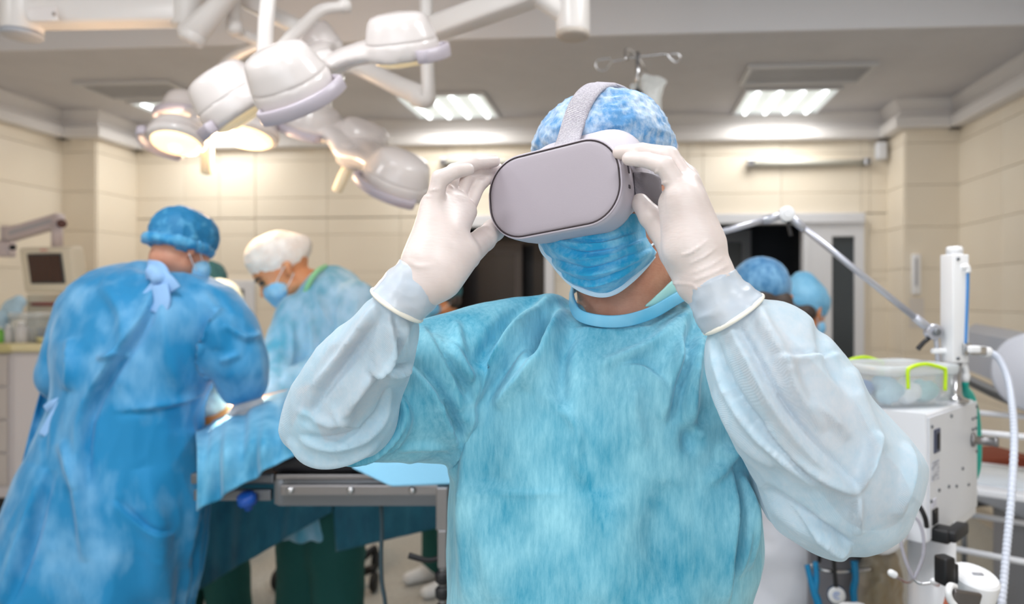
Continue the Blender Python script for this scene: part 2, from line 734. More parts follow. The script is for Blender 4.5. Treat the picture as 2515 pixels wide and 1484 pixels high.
def mat(name, col, rough=0.5, metal=0.0, col2=None, scale=8.0, detail=4.0, stretch=(1, 1, 1), contrast=(0.35, 0.65), bump=0.0, bscale=200.0,
        bstretch=(1, 1, 1), spec=0.5, sss=0.0, alpha=1.0, emit=0.0, emit_col=None, coat=0.0, trans=0.0, sheen=0.0, weave=0.0, wscale=900.0, transl=0.0, nrot=(0, 0, 0)):
    if name in MATS:
        return MATS[name]
    m = bpy.data.materials.new(name)
    m.use_nodes = True
    nt = m.node_tree
    b = nt.nodes['Principled BSDF']
    N = nt.nodes.new
    L = nt.links.new
    b.inputs['Base Color'].default_value = (*col, 1)
    b.inputs['Roughness'].default_value = rough
    b.inputs['Metallic'].default_value = metal
    b.inputs['Specular IOR Level'].default_value = spec
    if coat:
        b.inputs['Coat Weight'].default_value = coat
        b.inputs['Coat Roughness'].default_value = 0.1
    if sheen:
        b.inputs['Sheen Weight'].default_value = sheen
        b.inputs['Sheen Roughness'].default_value = 0.4
    if sss:
        b.inputs['Subsurface Weight'].default_value = sss
        b.inputs['Subsurface Radius'].default_value = (0.012, 0.006, 0.004)
    if trans:
        b.inputs['Transmission Weight'].default_value = trans
    if emit:
        b.inputs['Emission Color'].default_value = (*(emit_col or col), 1)
        b.inputs['Emission Strength'].default_value = emit
    tc = N('ShaderNodeTexCoord')
    if col2 is not None:
        mp = N('ShaderNodeMapping')
        mp.inputs['Scale'].default_value = stretch
        mp.inputs['Rotation'].default_value = nrot
        nz = N('ShaderNodeTexNoise')
        nz.inputs['Scale'].default_value = scale
        nz.inputs['Detail'].default_value = detail
        nz.inputs['Roughness'].default_value = 0.6
        cr = N('ShaderNodeValToRGB')
        cr.color_ramp.elements[0].position = contrast[0]
        cr.color_ramp.elements[1].position = contrast[1]
        cr.color_ramp.elements[0].color = (*col, 1)
        cr.color_ramp.elements[1].color = (*col2, 1)
        L(tc.outputs['Object'], mp.inputs['Vector'])
        L(mp.outputs['Vector'], nz.inputs['Vector'])
        L(nz.outputs['Fac'], cr.inputs['Fac'])
        L(cr.outputs['Color'], b.inputs['Base Color'])
    hgt = None
    if bump:
        mp2 = N('ShaderNodeMapping')
        mp2.inputs['Scale'].default_value = bstretch
        mp2.inputs['Rotation'].default_value = nrot
        n2 = N('ShaderNodeTexNoise')
        n2.inputs['Scale'].default_value = bscale
        n2.inputs['Detail'].default_value = 3
        L(tc.outputs['Object'], mp2.inputs['Vector'])
        L(mp2.outputs['Vector'], n2.inputs['Vector'])
        bp = N('ShaderNodeBump')
        bp.inputs['Strength'].default_value = bump
        bp.inputs['Distance'].default_value = 0.002
        L(n2.outputs['Fac'], bp.inputs['Height'])
        hgt = bp
    if weave:
        wv = N('ShaderNodeTexWave')
        wv.wave_type = 'BANDS'
        wv.bands_direction = 'DIAGONAL'
        wv.inputs['Scale'].default_value = wscale
        wv.inputs['Distortion'].default_value = 1.5
        wv.inputs['Detail'].default_value = 1
        L(tc.outputs['Object'], wv.inputs['Vector'])
        bp2 = N('ShaderNodeBump')
        bp2.inputs['Strength'].default_value = weave
        bp2.inputs['Distance'].default_value = 0.001
        L(wv.outputs['Fac'], bp2.inputs['Height'])
        if hgt is not None:
            L(hgt.outputs['Normal'], bp2.inputs['Normal'])
        hgt = bp2
    if hgt is not None:
        L(hgt.outputs['Normal'], b.inputs['Normal'])
    shader = b.outputs[0]
    if transl:
        tl = N('ShaderNodeBsdfTranslucent')
        tl.inputs['Color'].default_value = (*col, 1)
        mx = N('ShaderNodeMixShader')
        mx.inputs[0].default_value = transl
        L(shader, mx.inputs[1])
        L(tl.outputs[0], mx.inputs[2])
        shader = mx.outputs[0]
    if alpha < 1:
        tr = N('ShaderNodeBsdfTransparent')
        mx = N('ShaderNodeMixShader')
        mx.inputs[0].default_value = alpha
        L(tr.outputs[0], mx.inputs[1])
        L(shader, mx.inputs[2])
        shader = mx.outputs[0]
    if shader is not b.outputs[0]:
        L(shader, nt.nodes['Material Output'].inputs['Surface'])
    MATS[name] = m
    return m
# ------------------------------------------------------------------ the room (its own axes: x right, y towards the back wall)
XL, XR, YB, YF = -4.31, 2.37, 5.6, -1.85
M_TILE = mat('glazed_cream_tile', S(230, 219, 201), 0.22, col2=S(235, 226, 210), scale=1.3, detail=2, spec=0.5)
M_GROUT = mat('tile_grout', S(200, 190, 174), 0.9)
M_PAINT = mat('ceiling_paint', S(205, 203, 206), 0.85, col2=S(200, 198, 201), scale=3, bump=0.05, bscale=120)
M_FASCIA = mat('bulkhead_paint', S(226, 226, 230), 0.8)
M_CORN = mat('cornice_paint', S(222, 219, 218), 0.7)
M_FLOOR = mat('speckled_vinyl_floor', S(168, 168, 164), 0.45, col2=S(190, 190, 184), scale=60, detail=8, contrast=(0.4, 0.6))
M_FRAME = mat('white_door_frame', S(222, 224, 230), 0.4)
M_DARK = mat('dark_glass', S(22, 26, 33), 0.12, spec=0.4)
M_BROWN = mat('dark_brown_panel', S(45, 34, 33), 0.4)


def cut_rects(u0, u1, z0, z1, holes):
    us = sorted({u0, u1, *[min(max(h[0], u0), u1) for h in holes], *[min(max(h[1], u0), u1) for h in holes]})
    zs = sorted({z0, z1, *[min(max(h[2], z0), z1) for h in holes], *[min(max(h[3], z0), z1) for h in holes]})
    out = []
    for i in range(len(us) - 1):
        for j in range(len(zs) - 1):
            cu, cz = (us[i] + us[i + 1]) / 2, (zs[j] + zs[j + 1]) / 2
            if us[i + 1] - us[i] < 0.012 or zs[j + 1] - zs[j] < 0.012:
                continue
            if any(h[0] < cu < h[1] and h[2] < cz < h[3] for h in holes):
                continue
            out.append((us[i], us[i + 1], zs[j], zs[j + 1]))
    return out


_tile_mesh = {}


def tile(parent, w, h, origin, udir, ndir):
    """one wall tile, its lower-left corner at origin, lying along udir and standing proud along ndir"""
    key = (round(w, 3), round(h, 3), tuple(np.round(udir, 3)), tuple(np.round(ndir, 3)))
    g = 0.0015
    if key not in _tile_mesh:
        u, n, z = np.array(udir, float), np.array(ndir, float), np.array([0, 0, 1.0])
        a, b, t, e = w - g, h - g, 0.009, 0.002
        q = [u * g + z * g, u * a + z * g, u * a + z * b, u * g + z * b]
        r = [u * (g + e) + z * (g + e), u * (a - e) + z * (g + e), u * (a - e) + z * (b - e), u * (g + e) + z * (b - e)]
        v = q + [p + n * (t - e) for p in q] + [p + n * t for p in r]
        f = [(8, 9, 10, 11)] + [(i, (i + 1) % 4, 4 + (i + 1) % 4, 4 + i) for i in range(4)] + [(4 + i, 4 + (i + 1) % 4, 8 + (i + 1) % 4, 8 + i) for i in range(4)]
        if np.dot(np.cross(u, z), n) < 0:
            f = [q_[::-1] for q_ in f]
        me = bpy.data.meshes.new('tile')
        me.from_pydata([tuple(p) for p in v], [], f)
        me.materials.append(M_TILE)
        _tile_mesh[key] = me
    o = bpy.data.objects.new('tile', _tile_mesh[key])
    COL.objects.link(o)
    o.parent = parent
    o.location = np.asarray(origin, float) - ORG[parent]
    return o


def tiled(parent, p0, udir, ndir, L, z0, z1, u_off, z_off, holes=(), du=0.6, dz=0.3):
    p0 = np.asarray(p0, float)
    udir = np.asarray(udir, float)
    u = u_off % du - du
    while u < L:
        z = z_off % dz - dz
        while z < z1:
            a, b, c, d = max(u, 0), min(u + du, L), max(z, z0), min(z + dz, z1)
            if b - a > 0.012 and d - c > 0.012:
                for r in cut_rects(a, b, c, d, holes):
                    tile(parent, r[1] - r[0], r[3] - r[2], p0 + udir * r[0] + np.array([0, 0, r[2]]), udir, ndir)
            z += dz
        u += du


def struct(name, geo, m, smooth=False, parent=None):
    o = mk(name, geo, m, parent, cf=False, smooth=smooth)
    if parent is None:
        o['kind'] = 'structure'
    return o


struct('floor', box2((XL - .3, YF - .3, -0.1), (XR + .3, YB + 1.6, 0)), M_FLOOR)
ceil = struct('ceiling', box2((XL - .2, YF - .2, CEIL_HIGH), (XR + .2, YB + .2, CEIL_HIGH + .1)), M_PAINT)
Y_DROP = 3.82
struct('dropped_panel', box2((XL, Y_DROP + .02, CEIL), (XR, YB, CEIL_HIGH - .002)), M_PAINT, parent=ceil)
struct('bulkhead', box2((XL, Y_DROP, CEIL - .004), (XR, Y_DROP + .02, CEIL_HIGH - .002)), M_FASCIA, parent=ceil)

HOLES_W = [(-1.442, -0.571, 0.0, 2.16), (0.475, 1.855, 0.0, 2.155), (-3.314, -3.01, 0.75, 1.65)]
wb = struct('wall_back', join(*[box2((a, YB, c), (b, YB + .14, d)) for a, b, c, d in cut_rects(XL - .2, XR + .2, 0, CEIL, HOLES_W)]), M_GROUT)
U0 = XL
hol = [(a - U0, b - U0, c, d) for a, b, c, d in HOLES_W]
tiled(wb, (U0, YB, 0), (1, 0, 0), (0, -1, 0), XR - XL, 0.1, 2.74, 0.588 - U0, 0.22, hol)
# plinth strips against the wall's foot
wl = struct('wall_left', box2((XL - .14, YF, 0), (XL, YB, CEIL_HIGH)), M_GROUT)
tiled(wl, (XL, 2.6, 0), (0, 1, 0), (1, 0, 0), 5.16 - 2.6, 0.1, 2.74, 0.16, 0.22)
pl_ = struct('pillar', box2((XL, 5.16, 0), (-4.03, YB, CEIL)), M_GROUT, parent=wl)
tiled(pl_, (XL, 5.16, 0), (1, 0, 0), (0, -1, 0), 0.28, 0.1, 2.74, 0.28, 0.22)
tiled(pl_, (-4.03, 5.16, 0), (0, 1, 0), (1, 0, 0), YB - 5.16, 0.1, 2.74, 0.44, 0.22)
wr = struct('wall_right', box2((XR, YF, 0), (XR + .14, YB, CEIL_HIGH)), M_GROUT)
tiled(wr, (XR, 2.2, 0), (0, 1, 0), (-1, 0, 0), 5.27 - 2.2, 0.1, 2.74, 0.07, 0.22)
pr_ = struct('pillar', box2((1.99, 5.27, 0), (XR, YB, CEIL)), M_GROUT, parent=wr)
tiled(pr_, (1.99, 5.27, 0), (1, 0, 0), (0, -1, 0), XR - 1.99, 0.1, 2.74, 0.38, 0.22)
tiled(pr_, (1.99, 5.27, 0), (0, 1, 0), (-1, 0, 0), YB - 5.27, 0.1, 2.74, 0.33, 0.22)
# the wall behind the camera, with an opening added for the front fill light
wf_holes = [(-1.95, 1.55, 0.85, 2.65)]
struct('wall_front', join(*[box2((a, YF - .14, c), (b, YF, d)) for a, b, c, d in cut_rects(XL - .2, XR + .2, 0, CEIL_HIGH, wf_holes)]), M_GROUT)

# cornice: a projecting band, a shadow gap and a small cove under the ceiling
runs = [((-4.03, YB), (1.99, YB), (0, -1)), ((XL, 2.0), (XL, 5.16), (1, 0)), ((XL, 5.16), (-4.03, 5.16), (0, -1)), ((-4.03, 5.16), (-4.03, YB), (1, 0)),
        ((XR, 2.0), (XR, 5.27), (-1, 0)), ((1.99, 5.27), (XR, 5.27), (0, -1)), ((1.99, 5.27), (1.99, YB), (-1, 0))]
for k, (a, b, nn) in enumerate(runs):
    a, b, nn = np.array(a), np.array(b), np.array(nn, float)
    tdir = nrm(b - a)
    prof = [(0, 2.715), (.085, 2.715), (.095, 2.725), (.095, 2.79), (.085, 2.80), (.05, 2.80), (.05, 2.845), (.06, 2.85), (.10, 2.905), (.10, 2.92), (0, 2.92)]
    L = []
    # mitre: outer corners of the pillars run on by the projection
    for end, sgn in ((a, -1), (b, 1)):
        loop = []
        for off, z in prof:
            ext = 0.0
            if k in (0, 1, 4):
                ext = 0.0
            elif k == 2:
                ext = off if sgn > 0 else 0.0
            elif k == 3:
                ext = off if sgn < 0 else 0.0
            elif k == 5:
                ext = off if sgn < 0 else 0.0
            elif k == 6:
                ext = off if sgn < 0 else 0.0
            p = end + nn * off + tdir * sgn * ext
            loop.append([p[0], p[1], z])
        L.append(np.array(loop))
    struct('trim_%d' % (k + 1), rings(L), M_CORN)

# ---------------- the doorway on the right: recessed white frame, sliding leaf, dark room beyond
DR = struct('door_1', join(box2((.475, 5.53, 2.08), (1.80, 5.66, 2.155), .006), box2((.475, 5.53, 0), (.52, 5.66, 2.08), .004), box2((1.345, 5.55, 0), (1.40, 5.66, 2.08), .004)), M_FRAME)
leaf = mk('door_leaf', join(box2((1.40, 5.555, 0.01), (1.56, 5.62, 2.08)), box2((1.73, 5.555, 0.01), (1.80, 5.62, 2.08)), box2((1.56, 5.555, 1.98), (1.73, 5.62, 2.08)), box2((1.56, 5.555, 0.01), (1.73, 5.62, .35))), M_FRAME, DR, cf=False, smooth=False)
mk('pane', box2((1.56, 5.58, .35), (1.73, 5.60, 1.98)), mat('smoked_door_glass', S(52, 60, 66), 0.15), leaf, cf=False, smooth=False)
mk('reveal', join(box2((1.80, 5.60, 0), (1.855, 5.74, 2.155)), box2((.475, 5.70, 2.155), (1.855, 5.9, 2.17))), M_TILE, DR, cf=False, smooth=False)
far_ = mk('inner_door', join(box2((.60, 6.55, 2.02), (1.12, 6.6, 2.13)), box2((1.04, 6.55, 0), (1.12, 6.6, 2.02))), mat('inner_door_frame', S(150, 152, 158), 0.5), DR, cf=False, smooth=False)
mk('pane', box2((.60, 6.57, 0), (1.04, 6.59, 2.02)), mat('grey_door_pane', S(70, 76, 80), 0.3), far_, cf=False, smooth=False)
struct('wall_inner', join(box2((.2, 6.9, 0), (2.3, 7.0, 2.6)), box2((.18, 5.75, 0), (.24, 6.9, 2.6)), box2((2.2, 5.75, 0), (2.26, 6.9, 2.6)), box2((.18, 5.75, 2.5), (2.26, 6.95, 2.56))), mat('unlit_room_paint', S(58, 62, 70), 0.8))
# ---------------- the doorway on the left of the man
DL = struct('door_2', join(box2((-1.442, 5.53, 2.07), (-.571, 5.66, 2.16), .006), box2((-1.442, 5.53, 0), (-1.38, 5.66, 2.07), .004), box2((-.64, 5.53, 0), (-.571, 5.66, 2.07), .004)), M_FRAME)
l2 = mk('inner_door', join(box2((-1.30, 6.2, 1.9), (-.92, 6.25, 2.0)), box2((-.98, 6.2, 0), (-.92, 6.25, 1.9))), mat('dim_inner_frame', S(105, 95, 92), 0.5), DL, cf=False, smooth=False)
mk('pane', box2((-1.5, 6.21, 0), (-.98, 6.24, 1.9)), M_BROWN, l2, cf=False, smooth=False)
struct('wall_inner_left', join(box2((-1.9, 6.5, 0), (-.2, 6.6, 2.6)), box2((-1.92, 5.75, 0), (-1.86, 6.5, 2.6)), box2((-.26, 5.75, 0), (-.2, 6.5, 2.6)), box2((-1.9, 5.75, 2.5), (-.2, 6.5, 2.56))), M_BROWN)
# ---------------- small framed window by the surgeons
WN = struct('window_1', join(box2((-3.314, 5.56, 1.58), (-3.01, 5.66, 1.65), .005), box2((-3.314, 5.56, .75), (-3.25, 5.66, 1.58), .005), box2((-3.09, 5.56, .75), (-3.01, 5.66, 1.58), .005), box2((-3.314, 5.56, .75), (-3.01, 5.66, .82), .005)), M_FRAME)
mk('pane', box2((-3.25, 5.61, .82), (-3.09, 5.63, 1.58)), M_DARK, WN, cf=False, smooth=False)

# ---------------- ceiling fittings
M_DIFF = mat('light_diffuser', S(215, 220, 218), 0.5, emit=0.30, emit_col=(0.93, 1.0, 0.97))
M_TUBE = mat('fluorescent_tube', (1, 1, 1), 0.4, emit=3.0, emit_col=(0.93, 0.98, 1.0))
M_TRIM = mat('fixture_trim', S(200, 200, 202), 0.5)


def ceiling_light(x, y, zc, label, dark_edge=True):
    t = thing('ceiling_light', label, 'ceiling light', (x, y, zc - .03), 'square ceiling lights with four tubes', cf=False)
    s = 0.3
    mk('frame', join(box2((x - s - .02, y - s - .02, zc - .025), (x + s + .02, y - s, zc - .001)), box2((x - s - .02, y + s, zc - .025), (x + s + .02, y + s + .02, zc - .001)),
                     box2((x - s - .02, y - s, zc - .025), (x - s, y + s, zc - .001)), box2((x + s, y - s, zc - .025), (x + s + .02, y + s, zc - .001))), M_TRIM, t, cf=False, smooth=False)
    mk('diffuser', box2((x - s, y - s, zc - .012), (x + s, y + s, zc - .001)), M_DIFF, t, cf=False, smooth=False)
    for k in range(4):
        xx = x - s + .075 + k * .15
        mk('tube', cyl((xx, y - s + .02, zc - .022), (xx, y + s - .02, zc - .022), .014, n=10), M_TUBE, t, cf=False)
    return t


ceiling_light(*PANELS_VIEW[0], CEIL, 'four-tube square ceiling light below the wide air grille, over the dark doorway')
ceiling_light(*PANELS_VIEW[1], CEIL, 'four-tube square ceiling light beside the white lamp arm elbow')
ceiling_light(*PANELS_VIEW[2], CEIL, 'four-tube square ceiling light half hidden behind the glowing lamp pods')
for k, p in enumerate(PANELS_HIGH):
    o = ceiling_light(*p, CEIL_HIGH, 'square ceiling light on the high ceiling, ' + ['over the white breathing machine', 'over the front of the man', 'behind the lens on the right side', 'behind the lens near the wall', 'nearest the left wall'][k])

M_GRILLE = mat('grille_metal', S(176, 176, 180), 0.5)


def air_grille(x0, x1, y0, y1, label):
    z = CEIL
    t = thing('air_grille', label, 'air vent', ((x0 + x1) / 2, (y0 + y1) / 2, z - .03), 'rectangular ceiling air grilles', cf=False)
    b = .03
    mk('frame', join(box2((x0, y0, z - .025), (x1, y0 + b, z - .001)), box2((x0, y1 - b, z - .025), (x1, y1, z - .001)), box2((x0, y0 + b, z - .025), (x0 + b, y1 - b, z - .001)), box2((x1 - b, y0 + b, z - .025), (x1, y1 - b, z - .001))), M_TRIM, t, cf=False, smooth=False)
    mk('backing', box2((x0 + b, y0 + b, z - .004), (x1 - b, y1 - b, z - .001)), mat('grille_shadow', S(165, 165, 168), 0.8), t, cf=False, smooth=False)
    n = 8
    for k in range(n):
        yy = y0 + b + (y1 - y0 - 2 * b) * (k + .5) / n
        c, s = math.cos(.12), math.sin(.12)
        mk('slat', box(((x0 + x1) / 2, yy, z - .013), (x1 - x0 - 2 * b, .037, .003), axes=[[1, 0, 0], [0, c, s], [0, -s, c]]), M_GRILLE, t, cf=False, smooth=False)
    return t


air_grille(.73, 1.50, 4.36, 4.72, 'wide slatted air grille in the ceiling above the dark doorway')
air_grille(-3.60, -2.95, 4.40, 4.76, 'slatted air grille in the ceiling over the lit surgical lamp pods')


def wall_tube_lamp(px0, px1, py, label):
    d = 5.6 / 1.02
    def onwall(px):
        t_ = (px - CX) / FPX
        return YB * (t_ * CT - ST) / (t_ * ST + CT)
    x0, x1 = onwall(px0), onwall(px1)
    dd = YB / (((px0 + px1) / 2 - CX) / FPX * ST + CT)
    z = EYE + (CY - py) / FPX * dd
    t = thing('wall_tube_lamp', label, 'wall lamp', ((x0 + x1) / 2, YB - .05, z - .03), 'long tube lamps on the back wall', cf=False)
    mk('backplate', box2((x0, YB - .03, z - .025), (x1, YB - .011, z + .025), .004), mat('lamp_backplate', S(188, 186, 178), 0.4), t, cf=False, smooth=False)
    mk('glass_tube', cyl((x0 + .05, YB - .055, z), (x1 - .05, YB - .055, z), .018, n=14), mat('unlit_tube_glass', S(205, 205, 196), 0.15), t, cf=False)
    for xx in (x0 + .0, x1 - .05):
        mk('end_cap', box2((xx, YB - .085, z - .028), (xx + .05, YB - .011, z + .028), .006), mat('chrome', S(190, 190, 192), 0.2, 1.0), t, cf=False, smooth=False, label='chrome end cap')
    return t


wall_tube_lamp(1832, 2132, 403, 'long unlit tube lamp with chrome ends above the dark doorway')
wall_tube_lamp(1086, 1385, 400, 'long wall tube lamp mostly hidden behind the raised gloved hand')

o = tag(mk('wall_speaker', join(box((1.915, 5.53, 2.62), (.075, .07, .13), 0, .012), box((1.915, 5.575, 2.62), (.04, .05, .06), 0, .006)), M_FRAME, cf=False), 'small white box on the wall in the corner under the cornice', 'speaker')
# ------------------------------------------------------------------ surgical lamps and their arms
M_LAMP = mat('lamp_white_lacquer', S(222, 215, 213), 0.22, spec=0.5, coat=0.3)
M_ARM = mat('arm_white_lacquer', S(222, 217, 214), 0.3)
M_RAIL = mat('lamp_grey_rail', S(190, 182, 192), 0.35)
M_SEAM = mat('housing_seam', S(165, 158, 156), 0.6)
M_LENS_ON = mat('lit_lamp_lens', S(255, 226, 180), 0.3, emit=1.35, emit_col=(1.0, 0.74, 0.42))
M_LENS_HOT = mat('lit_lamp_filament', S(255, 240, 215), 0.3, emit=9.0, emit_col=(1.0, 0.86, 0.62))
M_LENS = mat('warm_lamp_lens', S(226, 205, 165), 0.2, emit=0.25, emit_col=(1.0, 0.8, 0.5))
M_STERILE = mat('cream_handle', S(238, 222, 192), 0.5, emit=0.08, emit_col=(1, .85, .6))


def lamp_pod(t, c, axis, R, hgt, lit, rail=None):
    """upper dome, lens and bumper rail of one pod; its skirt belongs to the lamp's one-piece body (lamp_body)"""
    a = nrm(axis)
    c = np.asarray(c, float)
    LAMP_SKIRTS.append(lathe([(R * .86, 0), (R * .99, R * .03), (R, R * .10), (R * .985, hgt * .42), (R * .88, hgt * .47)], c, a, 40))
    prof = [(R * .90, hgt * .42), (R * .945, hgt * .435), (R * .945, hgt * .46), (R * .93, hgt * .50), (R * .86, hgt * .70), (R * .78, hgt * .87), (R * .70, hgt * .95), (R * .52, hgt * 1.0), (R * .2, hgt * 1.03)]
    pod = mk('lamp_dome', lathe(prof, c, a, 40), M_LAMP, t)
    flat(pod)
    lens = mk('lens', lathe([(R * .82, .004), (R * .80, -.004), (R * .6, -.014), (R * .2, -.018)], c, a, 32), M_LENS_ON if lit else M_LENS, t, label='glowing warm lens' if lit else None)
    if lit:
        mk('filament', lathe([(R * .16, -.018), (R * .15, -.024), (R * .05, -.026)], c, a, 16), M_LENS_HOT, lens)
    if rail is not None:
        d, span = rail
        d = nrm(np.asarray(d, float) - a * np.dot(d, a))
        s = np.cross(a, d)
        an = np.radians(np.linspace(-span, span, 15))
        pts = [c + (d * math.cos(q) + s * math.sin(q)) * R * (1.20 if abs(q) < math.radians(span) * .9 else 1.02) + a * R * .12 for q in an]
        outs = [d * math.cos(q) + s * math.sin(q) for q in an]
        mk('bumper_rail', strap(pts, .034, .010, outs, 50), M_RAIL, t, label='grey curved bumper rail')
    return pod


LAMP_SKIRTS = []


def lamp_body(t):
    """skirts and arms of a lamp fused into its one smooth shell"""
    v, f = fuse(join(*LAMP_SKIRTS), .0075, 0, 7)
    LAMP_SKIRTS.clear()
    return mk('lamp_body', (v, f), M_LAMP, t)


def lamp_bridge(t, a, b, r, axis, flatten=.55):
    """hollow arm between a hub and a pod: a flattened tapering tube"""
    a, b = np.asarray(a, float), np.asarray(b, float)
    m = (a + b) / 2 + nrm(axis) * .018
    v, f = tube([a, m, b], [r * .9, r * .8, r * .95], 20, 20)
    n = nrm(axis)
    cl = catmull([a, m, b], 200)
    i = np.argmin(((v[:, None, :] - cl[None, ::4, :]) ** 2).sum(2), 1) * 4
    off = v - cl[i]
    v = v - n * ((off @ n) * (1 - flatten))[:, None]
    LAMP_SKIRTS.append((v, f))


# ---- front lamp: four domes on a tilted cross
aF = nrm((-.28, -.5, .82))
PF = {'b': P(736, 246, 1.75), 'd': P(995, 146, 1.95), 'c': P(602, 284, 2.05), 'k': P(785, 152, 2.35)}
MF = sum(PF.values()) / 4
tF = thing('surgical_lamp', 'large white four-dome surgical lamp nearest the lens, tilted up to the right', 'surgical lamp', MF)
R0 = .099
lamp_pod(tF, PF['b'], nrm((-.27, -.60, .75)), R0, .13, False, rail=((.35, -1, 0), 72))
lamp_pod(tF, PF['d'], nrm((-.10, -.45, .89)), R0 * 1.02, .118, False, rail=((1, -.15, 0), 50))
lamp_pod(tF, PF['c'], nrm((-.52, -.36, .78)), R0 * 1.12, .14, False, rail=((-.9, -1, -.6), 16))
lamp_pod(tF, PF['k'], nrm((-.25, -.5, .83)), R0 * .95, .12, False)
for k in PF:
    d_ = PF[k] - MF
    lamp_bridge(tF, MF + aF * .02, PF[k] + aF * .035, .085, aF, .42)
lamp_body(tF)
mk('hub', lathe([(.07, -.02), (.085, 0), (.085, .05), (.07, .075), (.03, .08)], MF, aF, 28), M_LAMP, tF)
mk('yoke_tube', tube([P(648, 175, 1.98), P(651, 110, 1.98), P(655, 40, 1.98), P(672, -60, 2.0), P(740, -210, 2.1)], .021, 16, 40), M_ARM, tF)
mk('suspension_arm', tube([P(660, 150, 2.12), P(700, 108, 2.16), P(748, 60, 2.2), P(778, 32, 2.22), P(800, 22, 2.24), P(845, 17, 2.28)], [.020, .019, .018, .018, .018, .018], 16, 60), M_ARM, tF)
mk('end_collar', cyl(P(834, 15, 2.27), P(858, 15, 2.29), .022, n=18, bev=.004), M_ARM, tF)

# ---- left lamp: three lit domes low in front of the tiled wall
PL = {'a': P(432, 352, 2.62), 'b': P(456, 296, 3.0), 'c': P(602, 338, 2.80)}
ML = P(512, 322, 2.82)
aL = nrm((0, .1, 1))
tL = thing('surgical_lamp', 'lit white surgical lamp with warm glowing lenses and a cream handle hanging below', 'surgical lamp', ML)
lamp_pod(tL, PL['a'], nrm((-.05, .34, .94)), .102, .085, True, rail=((-1, .25, 0), 60))
lamp_pod(tL, PL['b'], nrm((0, .12, 1)), .098, .115, True, rail=((0, -1, 0), 70))
lamp_pod(tL, PL['c'], nrm((.05, .26, 1)), .125, .10, True)
for k in PL:
    d_ = PL[k] - ML
    lamp_bridge(tL, ML + aL * .03, PL[k] - nrm(d_) * .05 + aL * .035, .06, aL, .5)
lamp_body(tL)
mk('hub', lathe([(.045, -.03), (.06, 0), (.06, .05), (.03, .07)], ML, aL, 24), M_LAMP, tL)
mk('sterile_handle', lathe([(.012, -.175), (.021, -.17), (.023, -.08), (.019, -.03), (.022, 0)], ML, aL, 20), M_STERILE, tL, label='cream cylindrical handle')
mk('suspension_arm', tube([ML + aL * .05, P(520, 240, 2.86), P(560, 150, 2.9), P(640, 105, 2.86), P(622, 95, 2.84), P(592, 82, 2.80), P(576, 78, 2.78)], .022, 16, 70), M_ARM, tL)
mk('drop_tube', tube([P(578, 84, 2.76), P(575, 40, 2.76), P(572, -30, 2.76), P(572, -180, 2.76)], .026, 18, 20, smooth=True), M_ARM, tL)
mk('drop_collar', cyl(P(577, 82, 2.76), P(576, 52, 2.76), .031, n=20, bev=.004), M_ARM, tL)

# ---- right lamp: a chain of domes falling to the right
PQ = {'a': P(768, 328, 2.95), 'b': P(880, 372, 3.0), 'c': P(966, 466, 2.72)}
MQ = P(862, 392, 2.88)
aQ = nrm((.46, -.22, .86))
tQ = thing('surgical_lamp', 'white surgical lamp of stepped domes sloping down to the right behind the raised glove', 'surgical lamp', MQ)
lamp_pod(tQ, PQ['a'], nrm((.3, -.35, .88)), .12, .115, False, rail=((-.4, -1, 0), 60))
lamp_pod(tQ, PQ['b'], nrm((.42, -.35, .84)), .118, .125, False)
lamp_pod(tQ, PQ['c'], nrm((.42, -.38, .83)), .128, .145, False, rail=((-.2, -1, -.3), 62))
for k in PQ:
    d_ = PQ[k] - MQ
    lamp_bridge(tQ, MQ + aQ * .01, PQ[k] - nrm(d_) * .03 + aQ * .04, .09, aQ, .5)
lamp_bridge(tQ, PQ['a'] + aQ * .04, PQ['b'] + aQ * .04, .10, aQ)
lamp_bridge(tQ, PQ['b'] + aQ * .03, PQ['c'] + aQ * .05, .10, aQ)
lamp_body(tQ)
mk('hub', lathe([(.05, -.03), (.065, 0), (.065, .05), (.03, .07)], MQ, aQ, 24), M_LAMP, tQ)
mk('sterile_handle', lathe([(.012, -.135), (.02, -.13), (.022, -.06), (.018, -.02), (.02, 0)], MQ - aQ * .01, nrm((.40, 0, .9)), 20), M_STERILE, tQ, label='cream cylindrical handle')
mk('suspension_arm', tube([P(800, 330, 3.0), P(798, 240, 2.95), P(802, 172, 2.85), P(850, 160, 2.76), P(910, 178, 2.72), P(980, 212, 2.70), P(1040, 238, 2.68)], [.028, .026, .026, .028, .034, .037, .04], 18, 40), M_ARM, tQ)
mk('elbow', tube([P(1020, 236, 2.68), P(1046, 243, 2.67), P(1052, 222, 2.66), P(1051, 190, 2.66), P(1049, 130, 2.66), P(1047, 40, 2.66), P(1047, -120, 2.66), P(1047, -380, 2.66)], [.038, .036, .028, .026, .026, .026, .026, .026], 18, 60), M_ARM, tQ)
mk('ceiling_plate', lathe([(.11, 0), (.11, .03), (.04, .06)], np.r_[P(1047, -370, 2.66)[:2], CEIL_HIGH - .002], (0, 0, -1), 28), M_ARM, tQ)

